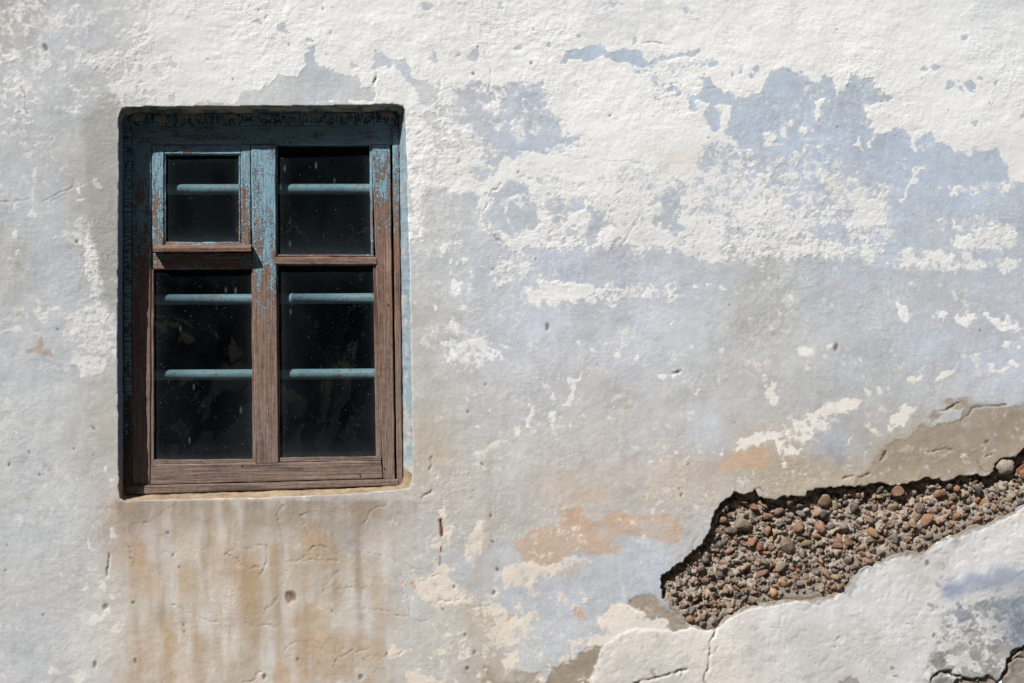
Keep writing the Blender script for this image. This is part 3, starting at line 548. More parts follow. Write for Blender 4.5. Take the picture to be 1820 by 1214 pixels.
# white coat: cool-white above, creamier low down
t = sm(600, 1000, V)*sm(1500, 1000, U); t2 = sm(1040, 1180, V)*sm(1000, 1100, U)
wt = lin((233, 233, 231))[None]*(1-t[:, None])+lin((232, 220, 206))[None]*t[:, None]
wt = wt*(1-.5*lc_[:, None])+lin((218, 209, 198))[None]*.5*lc_[:, None]
wt = wt*(1-t2[:, None])+lin((218, 212, 205))[None]*t2[:, None]
tm = sm(560, 720, V)*sm(1200, 1320, U)*(1-sm(900, 960, V)); wt = wt*(1-tm[:, None])+lin((228, 222, 214))[None]*tm[:, None]
low = sm(880, 1000, V)*sm(1300, 1450, U); wt = wt*(1-low[:, None])+lin((212, 211, 210))[None]*low[:, None]
tl_ = sm(480, 160, U); wt = wt*(1-0.8*tl_[:, None])+lin((213, 212, 209))[None]*0.8*tl_[:, None]
rt_ = sm(1500, 1850, U)*sm(260, 0, V); wt = wt*(1-0.6*rt_[:, None])+lin((222, 225, 226))[None]*0.6*rt_[:, None]
mz = sm(200, 300, V)*sm(520, 440, V)*sm(720, 840, U)*.6; wt = wt*(1-mz[:, None])+lin((224, 223, 221))[None]*mz[:, None]
gs = sm(0.15, 0.7, fbm(U, V, 75, 5, 55))*sm(130, 0, V)*sm(880, 1000, U)*0.55; wt = wt*(1-gs[:, None])+lin((204, 206, 210))[None]*gs[:, None]
yb = sm(0.0, 0.6, fbm(U, V, 60, 4, 57, ax=2.5))*sm(220, 260, V)*sm(340, 290, V)*sm(760, 860, U)*sm(1330, 1200, U)*0.55; wt = wt*(1-yb[:, None])+lin((222, 216, 206))[None]*yb[:, None]
# dirt: runs under the sill, grey strip beside the window, specks, rust
dc = np.zeros((N, 3)); da = np.zeros(N)
def dirt(w, col, ix=None):
    if ix is None:
        ix = np.where(w > 0.002)[0]; w = w[ix]
    w = np.clip(w, 0, 1); c = lin(col); o_ = da[ix]; na = np.maximum(w+o_*(1-w), 1e-5)
    dc[ix] = (c[None]*w[:, None]+dc[ix]*(o_*(1-w))[:, None])/na[:, None]; da[ix] = na
strip = np.full(N, -1.0); put(strip, [(158, 210), (190, 172), (214, 170), (214, 520), (196, 560), (180, 520), (168, 440), (160, 360), (152, 280)], 1.0, 10)
dirt(np.clip(0.6*sm(-0.3, 0.6, strip+0.5*n22), 0, 1)*0.75, (156, 155, 148))
strip = np.full(N, -1.0); put(strip, [(160, 690), (192, 676), (204, 700), (206, 800), (185, 815), (165, 780)], 1.0, 10); dirt(sm(-0.2, 0.7, strip+0.6*n22)*0.4, (170, 166, 156))
uws = U+9*fbm(U, V*0.35, 40, 3, 61); vst = fbm(U, V*0.12, 16, 4, 67)
ue_ = U+26*n60+8*n22; sz_ = sm(885, 905, V)*sm(180, 262, ue_)*sm(790, 600, ue_); dirt(np.clip(sz_*(0.22+0.42*vst+0.3*n60), 0, .7), (176, 156, 132))
def run(x, y0, y1, wd, st, col):
    col = tuple(.5*c_+.5*g_ for c_, g_ in zip(col, (176, 167, 156)))
    p = np.exp(-((uws-x)/(wd*1.15))**2)*sm(y0-8, y0+10, V)*sm(y1+40, y1-60, V)*(0.8+0.5*n22+0.25*vst)*st*1.3
    dirt(p, col)
craze = np.random.RandomState(17)
blo = sm(0.05, 0.75, fbm(U, V, 70, 5, 141)+.25*vst); dirt(np.clip(blo*sz_*.5, 0, .5), (182, 146, 106)); blo = sm(0.1, 0.8, fbm(U, V, 95, 5, 143)); dirt(np.clip(blo*sm(890, 960, V)*sm(560, 700, U)*sm(1010, 860, U)*.38, 0, .5), (184, 158, 126)); blo = sm(0.1, 0.8, fbm(U, V, 60, 5, 147)); dirt(np.clip(blo*sz_*.4, 0, .4), (206, 202, 194))
us_ = sm(886, 893, V)*sm(965, 895, V+14*vst+10*n22)*sm(205, 235, ue_)*sm(760, 690, ue_); dirt(np.clip(us_*(.38+.35*vst+.2*n22), 0, .7), (136, 121, 106))
for a_ in [(242, 892, 960, 30, .52, (128, 108, 88)), (300, 892, 930, 14, .3, (130, 110, 92)), (352, 890, 940, 13, .6, (128, 108, 90)), (398, 890, 925, 14, .3, (140, 122, 104)), (455, 888, 935, 16, .5, (120, 104, 90)), (520, 886, 950, 17, .45, (124, 112, 100)),
           (572, 884, 915, 12, .25, (130, 118, 106)), (618, 884, 960, 20, .5, (122, 114, 104)), (665, 890, 920, 20, .22, (140, 130, 118)), (235, 960, 1040, 22, .35, (176, 142, 104)), (270, 1040, 1214, 16, .4, (178, 148, 110)), (340, 1010, 1090, 22, .42, (184, 150, 108)), (352, 1120, 1214, 18, .5, (176, 140, 100)),
           (395, 960, 1020, 26, .42, (188, 150, 104)), (450, 1010, 1214, 20, .62, (172, 134, 92)), (545, 1070, 1214, 18, .55, (168, 134, 96)), (515, 1000, 1080, 40, .3, (186, 152, 110)), (610, 1000, 1120, 34, .3, (184, 156, 122)), (650, 985, 1020, 40, .35, (176, 146, 106)),
           (596, 1110, 1214, 24, .25, (176, 150, 118)), (868, 780, 1060, 7, .28, (184, 158, 126)), (848, 985, 1060, 8, .35, (172, 150, 122)), (810, 700, 790, 8, .12, (176, 156, 126)), (1115, 480, 610, 10, .08, (170, 160, 140)), (1325, 460, 620, 26, .22, (164, 162, 156)), (1380, 520, 640, 16, .16, (164, 160, 150)), (1640, 500, 560, 30, .2, (160, 156, 148)),
           (760, 560, 740, 12, .3, (164, 160, 152)), (748, 720, 880, 10, .35, (168, 152, 132)), (860, 1090, 1160, 20, .3, (170, 146, 116))]+[(float(craze.uniform(225, 700)), 890, float(craze.uniform(940, 1150)), float(craze.uniform(2.5, 6)), float(craze.uniform(.15, .4)), (134, 112, 92)) for _ in range(26)]: run(*a_)
band = sm(0.0, 0.8, fbm(U, V, 50, 4, 63, ax=3))*sm(955, 975, V)*sm(1020, 985, V)*sm(440, 560, U)*sm(760, 660, U)*0.6; dirt(band, (180, 156, 124))
band = sm(-0.2, 0.8, fbm(U, V, 50, 4, 64))*sm(800, 850, V)*sm(905, 870, V)*sm(930, 1010, U)*sm(1300, 1200, U)*0.35; dirt(band, (194, 170, 140))
bl2 = np.full(N, -1.0); put(bl2, [(1668, 1064), (1676, 1040), (1700, 1022), (1740, 1010), (1830, 1008), (1900, 1010), (1900, 1036), (1820, 1038), (1730, 1044), (1712, 1060), (1690, 1068)], 1, 24); dirt(sm(-0.9, 0.8, bl2+.25*n22)*0.8, (140, 153, 176))
bl2 = np.full(N, -1.0); put(bl2, [(1770, 1060), (1830, 1040), (1920, 1040), (1920, 1180), (1800, 1160), (1775, 1110)], 1, 28); dirt(sm(-0.9, 0.9, bl2+.3*n22)*0.6, (118, 130, 148))
bl2 = np.full(N, -1.0); put(bl2, [(60, 592), (74, 590), (82, 606), (78, 618), (60, 622), (48, 612)], 1, 9); put(bl2, [(38, 612), (90, 616), (92, 630), (40, 626)], 1, 5); dirt(sm(-0.6, 1, bl2+.3*n22)*.7, (170, 150, 128))
bl2 = np.full(N, -1.0); put(bl2, [(30, 462), (42, 466), (44, 482), (32, 480)], 1, 7); put(bl2, [(24, 548), (40, 548), (40, 556), (26, 556)], 1, 5); put(bl2, [(70, 820), (96, 824), (98, 836), (74, 834)], 1, 6); put(bl2, [(44, 882), (60, 884), (58, 890), (46, 890)], 1, 4)
put(bl2, [(1100, 700), (1118, 700), (1120, 720), (1104, 722)], .4, 8); put(bl2, [(1478, 790), (1490, 788), (1500, 810), (1486, 822)], -.2, 10); dirt(sm(-0.6, 1, bl2+.2*n22)*.5, (172, 158, 132))
bl2 = np.full(N, -1.0); put(bl2, [(1474, 796), (1500, 790), (1506, 812), (1490, 824), (1478, 814)], 1, 10); dirt(sm(-.8, 1, bl2)*.5, (140, 146, 156))
bl2 = np.full(N, -1.0); put(bl2, [(1498, 1052), (1512, 1028), (1534, 1012), (1560, 1002), (1540, 1018), (1522, 1040), (1510, 1058), (1470, 1070)], 1, 6); dirt(sm(-.6, 1, bl2)*.6, (140, 138, 134))
# height of the wall face (metres, + = towards the street)
rough = 0.55+0.45*sm(-0.2, 0.4, wh_f)*sm(700, 400, V)
rz = np.full(N, 0.0); put(rz, [(722, 170), (790, 180), (830, 300), (790, 430), (740, 420), (722, 300)], 1.0, 20); put(rz, [(130, 400), (206, 380), (206, 700), (140, 690)], 0.7, 20); rough = np.clip(rough+0.5*rz, 0, 1.4)*(1+.45*fbm(U, V, 160, 3, 79))
Hh = 0.0035*fbm(U, V, 330, 2, 71)+0.0016*fbm(U, V, 90, 3, 72)+0.00058*rough*fbm(U, V, 18, 4, 73, ax=1.6)+0.0003*rough*fbm(U, V, 8, 2, 77)
wm = sm(-0.1, 0.1, wh_f); Hh += 0.00015*wm-0.0012*sm(-0.1, 0.15, ba_f)
put_b = np.zeros(N); put(put_b, BASE, 1.0, 2.5, 0.4); Hh += 0.0017*put_b*(1-lip)
dirt(np.clip(put_b*(sm(-.1, .8, fbm(U, V, 85, 5, 151))*.42+sm(.25, .6, fbm(U, V, 14, 4, 153))*.22), 0, .6), (184, 180, 174)); Hh += put_b*(0.0007*fbm(U, V, 34, 4, 155)-0.0008*sm(.45, .7, fbm(U, V, 11, 3, 157)))
CR = [([(861, 86), (865, 110), (871, 120), (870, 163), (884, 181)], .8, .003), ([(668, 128), (669, 140), (667, 151)], 1.1, .005), ([(1273, 1118), (1264, 1140), (1262, 1165), (1255, 1200), (1256, 1230)], 1.3, .006), ([(1265, 1160), (1275, 1150)], 1, .004),
      ([(1129, 1216), (1150, 1208), (1170, 1202), (1197, 1196), (1222, 1190)], 1.4, .007), ([(1209, 1202), (1216, 1190)], 1, .005), ([(1665, 733), (1683, 725), (1706, 717)], 1.1, .005), ([(1650, 804), (1673, 796), (1693, 798)], 1, .004), ([(1709, 748), (1730, 726), (1760, 722), (1790, 718)], .9, .004),
      ([(1655, 1216), (1660, 1204), (1668, 1197), (1688, 1195), (1707, 1204), (1727, 1210), (1745, 1206)], 2.2, .016), ([(1774, 1216), (1792, 1192), (1793, 1176), (1804, 1163), (1822, 1146), (1850, 1130)], 2.0, .016), ([(1792, 1179), (1810, 1168), (1822, 1172)], 1.2, .01),
      ([(889, 326), (876, 341), (866, 359), (861, 384), (866, 410), (889, 430), (904, 439)], .9, .003), ([(922, 314), (943, 317), (958, 328)], .8, .0025), ([(872, 334), (862, 352), (856, 375)], .7, .002), ([(0, 357), (15, 360), (36, 359), (55, 354)], .7, .0022), ([(77, 357), (102, 347), (125, 333), (135, 320)], .8, .0024), ([(90, 360), (112, 349), (128, 330)], .6, .002),
      ([(192, 984), (191, 1000), (192, 1024)], 1.3, .008), ([(1268, 398), (1290, 430), (1315, 440)], .6, .002), ([(1102, 440), (1128, 400), (1158, 440)], .6, .002), ([(1128, 398), (1145, 378)], .6, .002), ([(1190, 434), (1232, 418), (1240, 390), (1236, 358)], .6, .002), ([(1300, 372), (1312, 400), (1314, 420)], .6, .002),
      ([(40, 155), (45, 175), (44, 190), (50, 203)], .8, .003), ([(474, 968), (475, 1000), (462, 1020)], .7, .0025), ([(505, 1000), (560, 996), (600, 998)], .7, .003), ([(550, 975), (567, 967), (600, 985)], .7, .0025), ([(400, 985), (430, 1000), (440, 1010), (470, 1004)], .7, .003), ([(750, 885), (765, 875), (770, 868)], 1, .004), ([(765, 815), (768, 825), (764, 834)], 1.3, .005),
      ([(1755, 842), (1748, 836), (1740, 824), (1738, 815)], .8, .004), ([(1750, 812), (1762, 806)], .8, .004), ([(1495, 852), (1510, 846), (1530, 850), (1545, 843)], .9, .005), ([(1340, 873), (1350, 868), (1358, 875)], 1, .005), ([(1566, 818), (1572, 808), (1574, 806)], 2, .006), ([(1485, 1137), (1495, 1130)], 1, .003), ([(1196, 662), (1206, 660), (1211, 661)], 1.6, .006),
      ([(1190, 290), (1330, 300)], .6, .001), ([(920, 268), (1060, 285), (1150, 292)], .7, .0015), ([(1230, 155), (1300, 158), (1350, 163)], .6, .0015), ([(1140, 75), (1155, 74), (1175, 78)], .8, .003)]
for q in range(34):
    x, y = craze.uniform(220, 780), craze.uniform(900, 1190); an = craze.uniform(0, 6.28); P = [(x, y)]
    for _ in range(craze.randint(4, 9)):
        an += craze.normal(0, .45); x += 14*math.cos(an); y += 9*math.sin(an); P.append((x, y))
    if min(p_[1] for p_ in P) > 895: CR.append((P, craze.uniform(.45, .8), craze.uniform(.0012, .003)))
wu = U+2.5*fbm(U, V, 13, 2, 81); wv_ = V+2.5*fbm(U, V, 13, 2, 82)
for P, wd, dp in CR:
    Pn = np.array(P); ix = np.where((U > Pn[:, 0].min()-15) & (U < Pn[:, 0].max()+15) & (V > Pn[:, 1].min()-15) & (V < Pn[:, 1].max()+15))[0]
    d = ldist(P, wu[ix], wv_[ix]); g_ = np.exp(-(d/(wd*1.25))**2)*(0.7+0.5*nfine[ix]); Hh[ix] -= dp*np.clip(g_, 0, 1.1)
    dirt(np.clip(g_*0.55*min(1, dp/.004), 0, .8), (104, 90, 76), ix)
    if dp > 0.01:                                    # broken shell stands a little proud on one side
        Hh[ix] += 0.004*np.exp(-(d/9)**2)*(1-g_)
brk = np.full(N, -1.0); put(brk, [(1690, 1220), (1700, 1204), (1727, 1212), (1760, 1208), (1776, 1212), (1794, 1192), (1796, 1176), (1822, 1150), (1900, 1130), (1900, 1260), (1690, 1260)], 1, 3); Hh -= 0.010*sm(-.3, .3, brk)
dirt(sm(-.3, .3, brk)*.75, (140, 128, 114))
SPK = """81,85,5 575,16,2.4 513,79,2.4 459,18,2 668,90,2.2 580,98,1.6 745,31,1.6 714,51,1.6 849,83,2.8 842,130,3 945,112,3.2 1068,145,1.6 1084,206,2 1049,249,1.7 921,305,2.2 1259,245,2.2 1262,262,1.6 1251,132,2 1487,226,1.7 1686,197,2 1487,52,2 414,142,2.6
137,430,3.4 193,456,2.2 157,451,1.2 102,585,2 165,761,3.2 131,797,2 50,804,2.6 16,826,2.8 70,845,2.2 166,807,1.6 973,581,4 876,478,2.2 951,460,2.2 806,646,2 831,732,2.7 857,825,2.8 995,826,2 767,813,2.6 1224,825,2.2 1207,868,2 1211,880,3 1305,751,1.6 1261,395,2.2 1297,541,2 1384,495,2
1742,588,2.6 1625,380,1.6 515,1062,7 522,1060,6 788,1083,2.6 591,1084,2 688,1161,3 641,1203,4.5 830,1188,4.5 884,1013,4 879,1053,3.4 843,1160,3.2 827,1128,3.2 807,1044,3 327,1111,2.6 328,1124,3 241,1174,3.4 169,1181,4.5 187,1079,4.5 236,1072,4 299,948,3.6 308,987,2.6 318,1008,2.8 9,1014,2 13,970,1.6 76,1093,2.2 872,917,2.6 876,963,3.4
1122,1068,2.4 1648,1000,4 1660,1128,3.6 1677,1136,3 1725,1143,3.6 1736,1048,1.6 1755,784,3.6 1487,618,5 1758,182,1.5 699,192,1.5 500,20,1.4 1300,133,1.5 863,684,2.4 529,1171,3 470,1200,4 468,1204,3 1484,1150,2 1430,1120,1.6 1614,1108,1.6"""
rs = np.random.RandomState(5)
for tok in SPK.split():
    x, y, r = [float(q) for q in tok.split(',')]; r *= 0.85
    ix = np.where((abs(U-x) < r*3+4) & (abs(V-y) < r*3+4))[0]
    an = rs.uniform(-.8, .8); e = rs.uniform(1.0, 1.9); du, dv = wu[ix]-x, wv_[ix]-y
    du, dv = U[ix]-x+(du-(U[ix]-x))*.5, V[ix]-y+(dv-(V[ix]-y))*.5
    p, q = du*math.cos(an)+dv*math.sin(an), (-du*math.sin(an)+dv*math.cos(an))/e
    g_ = sm(r*1.35, r*0.55, np.sqrt(p*p+q*q)); Hh[ix] -= g_*0.0006*r
    dirt(g_*0.68, [(92, 74, 60), (104, 92, 82), (120, 84, 60)][rs.randint(3)], ix)
z_ = np.zeros(N); P = [(783, 925), (785, 940), (785, 952)]; ix = np.where((abs(U-784) < 12) & (abs(V-950) < 70))[0]
d = ldist(P, U[ix], V[ix]); z_[ix] = sm(3.2, 1.6, d); Hh[ix] -= .004*sm(3.2, 1.6, d); d = ldist([(784, 972), (783, 980)], U[ix], V[ix]); z_[ix] = np.maximum(z_[ix], sm(2.4, 1, d)*.8); d = ldist([(782, 990), (781, 1004)], U[ix], V[ix]); z_[ix] = np.maximum(z_[ix], sm(3, 1, d)*.5); dirt(z_, (122, 62, 44))
# the plaster swells a little round the broken edge and is rounded at the window edge
ix = np.where((U > 1120) & (U < 2060) & (V > 700) & (V < 1020))[0]; dcv = np.abs(sdf(CAV_R[::3], U[ix], V[ix])); Hh[ix] += 0.0025*np.exp(-(dcv/16)**2)*sm(1010, 960, V[ix])
Hh = Hh*np.where((U > -300) & (U < 2200), 1, 0.6)
Yv = -Hh

verts = [np.stack([X, Yv, Z], 1)]; base_n = N
rimq = []; rimflat = []
attr = {'wash': wash, 'wt': wt, 'dc': dc, 'da': da, 'wh': wh_f, 'pe': pe_f, 'ba': ba_f, 'rg': rough}
def add_ring(pos, wcol, da_v=0.0, dcol=None):
    """append ring vertices with plain wash colour"""
    global base_n
    n = len(pos); verts.append(pos)
    attr['wash'] = np.vstack([attr['wash'], wcol]); attr['wt'] = np.vstack([attr['wt'], np.full((n, 3), .7)])
    attr['dc'] = np.vstack([attr['dc'], np.zeros((n, 3))]); attr['da'] = np.append(attr['da'], np.zeros(n))
    for q, v in (('wh', -1.0), ('pe', -1.0), ('ba', -1.0), ('rg', 0.8)): attr[q] = np.append(attr[q], np.full(n, v))
    s = base_n; base_n += n; return s
# window reveal: front edge -> frame, splayed on the right and at the sill
ru, rv = U[R1], V[R1]
s_ = np.clip((ru-211)/(720+(rv-187)*0.019-211), 0, 1); t_ = np.clip((rv-189)/(889-s_*18-189), 0, 1)
iu = (INNER[0][0]*(1-s_)+INNER[1][0]*s_)*(1-t_)+(INNER[3][0]*(1-s_)+INNER[2][0]*s_)*t_
iv = (INNER[0][1]*(1-s_)+INNER[1][1]*s_)*(1-t_)+(INNER[3][1]*(1-s_)+INNER[2][1]*s_)*t_
inner = np.array([wpt(a_, b_, D_FR+0.02) for a_, b_ in zip(iu, iv)])
front = np.stack([X[R1], Yv[R1], Z[R1]], 1)
side = np.where(t_ < 0.035, 0, np.where(t_ > 0.955, 1, np.where(s_ < 0.5, 2, 3)))     # soffit, sill, left, right
def rev_col(k):
    n = len(R1); a_ = fbm(ru*1.0+k*9, rv+k*13, 22, 4, 90+k); c = np.zeros((n, 3))
    teal, beige = lin((92, 120, 130)), lin((176, 166, 150))
    w = sm(-.1, .15, a_+(0.25 if k > 3 else -0.1)); c0 = teal*w[:, None]+beige*(1-w)[:, None]
    c1 = lin((158, 138, 114))*(1+.3*a_)[:, None]
    w = sm(-.5, .1, a_+.3); c2 = lin((132, 146, 170))*w[:, None]+lin((150, 138, 124))*(1-w)[:, None]
    up = sm(700, 300, rv); w = sm(-.35, .15, a_+.35*up+.15); c3 = (lin((142, 161, 172))*w[:, None]+lin((182, 178, 171))*(1-w)[:, None])
    for q, cc in enumerate((c0, c1, c2, c3)): c[side == q] = cc[side == q]
    return c
prev = {v: v for v in R1}; lut_i = {v: i for i, v in enumerate(R1)}
for k, (fr, yy) in enumerate(((0.03, 0.004), (0.10, 0.012), (0.25, None), (0.45, None), (0.65, None), (0.85, None), (1.0, None))):
    pos = front*(1-fr)+inner*fr
    if yy: pos[:, 1] = front[:, 1]+yy
    pos = pos+0.0016*np.stack([fbm(ru+k*17, rv, 12, 3, 101), 0*ru, fbm(ru, rv+k*17, 12, 3, 102)], 1)*(0 if fr == 1 else 1)
    st = add_ring(pos, rev_col(k))
    for a_, b_ in E1:
        ia, ib = st+lut_i[a_], st+lut_i[b_]; rimq.append((prev[b_], prev[a_], ia, ib))
    prev = {v: st+i_ for v, i_ in lut_i.items()}
# broken edge of the plaster: straight back, then undercut
nb = len(rimq)
ru, rv = U[R2], V[R2]; front = np.stack([X[R2], Yv[R2], Z[R2]], 1); lut_i = {v: i for i, v in enumerate(R2)}
e_ = 2.0; gx = (sdf(CAV_R[::2], ru+e_, rv)-sdf(CAV_R[::2], ru-e_, rv)); gy = (sdf(CAV_R[::2], ru, rv+e_)-sdf(CAV_R[::2], ru, rv-e_)); gl_ = np.sqrt(gx*gx+gy*gy)+1e-6; gx /= gl_; gy /= gl_
dup_ = ldist(CAV_UP, ru, rv); upper = sm(14, 3, dup_)
prev = {v: v for v in R2}
for k, (dy, un) in enumerate(((0.003, -0.5), (0.007, 0.8), (0.014, 3.0), (0.042, 8.0))):
    f_ = 0.18+0.82*upper
    off = (un+1.5*fbm(ru+k*40, rv, 8, 3, 111))*f_/660.0
    pos = front.copy(); pos[:, 0] -= gx*off; pos[:, 2] += gy*off; pos[:, 1] = front[:, 1]+dy*f_*(1+.3*fbm(ru, rv+k*30, 10, 2, 113))
    st = add_ring(pos, np.tile(lin([(178, 160, 138), (160, 132, 112), (150, 130, 112), (140, 122, 106)][k]), (len(R2), 1)))
    for a_, b_ in E2:
        ia, ib = st+lut_i[a_], st+lut_i[b_]; rimq.append((prev[b_], prev[a_], ia, ib))
    prev = {v: st+i_ for v, i_ in lut_i.items()}
verts = np.vstack(verts); allq = np.vstack([quads, np.array(rimq)])
me = bpy.data.meshes.new('house_wall')
me.vertices.add(len(verts)); me.vertices.foreach_set('co', verts.ravel())
me.loops.add(allq.size); me.loops.foreach_set('vertex_index', allq.ravel().astype(np.int32))
me.polygons.add(len(allq)); me.polygons.foreach_set('loop_start', np.arange(0, allq.size, 4, dtype=np.int32)); me.polygons.foreach_set('loop_total', np.full(len(allq), 4, np.int32))
sf = np.ones(len(allq), bool); sf[len(quads)+nb:] = False; me.polygons.foreach_set('use_smooth', sf)
me.update(calc_edges=True)
def cattr(name, rgb, al=None):
    a_ = me.attributes.new(name, 'FLOAT_COLOR', 'POINT'); v = np.ones((len(verts), 4)); v[:, :3] = rgb
    if al is not None: v[:, 3] = al
    a_.data.foreach_set('color', v.ravel().astype(np.float32))
def fattr(name, v):
    a_ = me.attributes.new(name, 'FLOAT', 'POINT'); a_.data.foreach_set('value', v.astype(np.float32))
cattr('wash', np.clip(attr['wash'], 0.01, .9)); cattr('white_tint', attr['wt']); cattr('dirt', attr['dc'], attr['da'])
fattr('white', attr['wh']); fattr('peach', attr['pe']); fattr('bare', attr['ba']); fattr('rough', attr['rg'])
wall = link('house_wall', me, None, M_WALL)
tag(wall, 'weathered whitewashed plaster wall with peeling pale blue paint and rusty stains', 'wall'); wall['kind'] = 'thing'

# ------------------------------------------------------------------ broken-out patch: concrete core, pebbles
def bed_depth(u, v):
    a_ = ldist(CAV_UP, u, v); b_ = ldist(CAV_LO+[CAV_UP[0]], u, v); t = b_/(a_+b_+1e-6)
    return 0.005+0.022*sm(0.0, 0.85, t)
bu, bv = np.meshgrid(np.arange(1150, 2030, 2.3), np.arange(735, 1140, 2.3)); sh = bu.shape; bu = bu.ravel(); bv = bv.ravel()
bs = sdf(CAV_R[::2], bu, bv)
rid = 1-np.abs(fbm(bu, bv, 22, 4, 121)); lip_ = sm(0.0, 0.16, bed_depth(bu, bv)/0.027-0.2); by = bed_depth(bu, bv)+np.where(bs < 0, 0.004, 0)-lip_*(0.018*(rid-0.62)+0.0095*fbm(bu, bv, 9, 3, 123)+0.003*fbm(bu, bv, 4.5, 2, 125))
by = np.maximum(by, np.where(bs > 4, 0.001, 0.007))
d3 = np.stack([fw[q]+(bu-910)/F_PX*RT[q]+(607-bv)/F_PX*UP[q] for q in range(3)], 1); tt = DIST/d3[:, 1]
bco = np.stack([d3[:, 0]*tt, by, CAM_Z+d3[:, 2]*tt], 1)
gi = np.arange(bu.size).reshape(sh); ok = (bs > -16).reshape(sh); okq = ok[:-1, :-1] & ok[1:, 1:] & ok[:-1, 1:] & ok[1:, :-1]
bq = np.stack([gi[:-1, :-1][okq], gi[1:, :-1][okq], gi[1:, 1:][okq], gi[:-1, 1:][okq]], 1)
used = np.unique(bq); remap = np.full(bu.size, -1); remap[used] = np.arange(len(used))
core = link('concrete_core', mesh('concrete_core', bco[used].tolist(), remap[bq].tolist(), True), wall, M_MORTAR)
core['label'] = 'crumbling grey brown concrete with river pebbles laid bare'
def bed_y(u, v):
    k_ = np.argmin((bu-u)**2+(bv-v)**2); return by[k_]
# pebble shapes, shared by all
shapes = []
for q in range(12):
    bm = bmesh.new(); bmesh.ops.create_icosphere(bm, subdivisions=2, radius=1.0)
    rr = random.Random(q); dirs = [Vector((rr.gauss(0, 1), rr.gauss(0, 1), rr.gauss(0, 1))).normalized() for _ in range(7)]; amt = [rr.uniform(.42, .84) for _ in range(7)]
    for v in bm.verts:
        for dd, am in zip(dirs, amt):
            h_ = v.co.dot(dd)
            if h_ > am: v.co -= dd*(h_-am)*0.85
        v.co *= 1+0.13*math.sin(v.co.x*3+q)*math.cos(v.co.z*3.4-q)+0.06*math.sin(v.co.y*5+2*q)
    me_ = bpy.data.meshes.new('pebble'); bm.to_mesh(me_); bm.free(); me_.polygons.foreach_set('use_smooth', [q % 3 != 0]*len(me_.polygons)); me_.materials.append(M_PEB); shapes.append(me_)
TONES = [(150, 104, 78), (168, 118, 86), (140, 96, 74), (128, 108, 96), (122, 112, 106), (108, 104, 104), (176, 134, 92), (160, 126, 98), (134, 84, 64), (150, 132, 114), (96, 90, 88), (172, 150, 128), (182, 128, 76), (144, 116, 88)]
placed = []
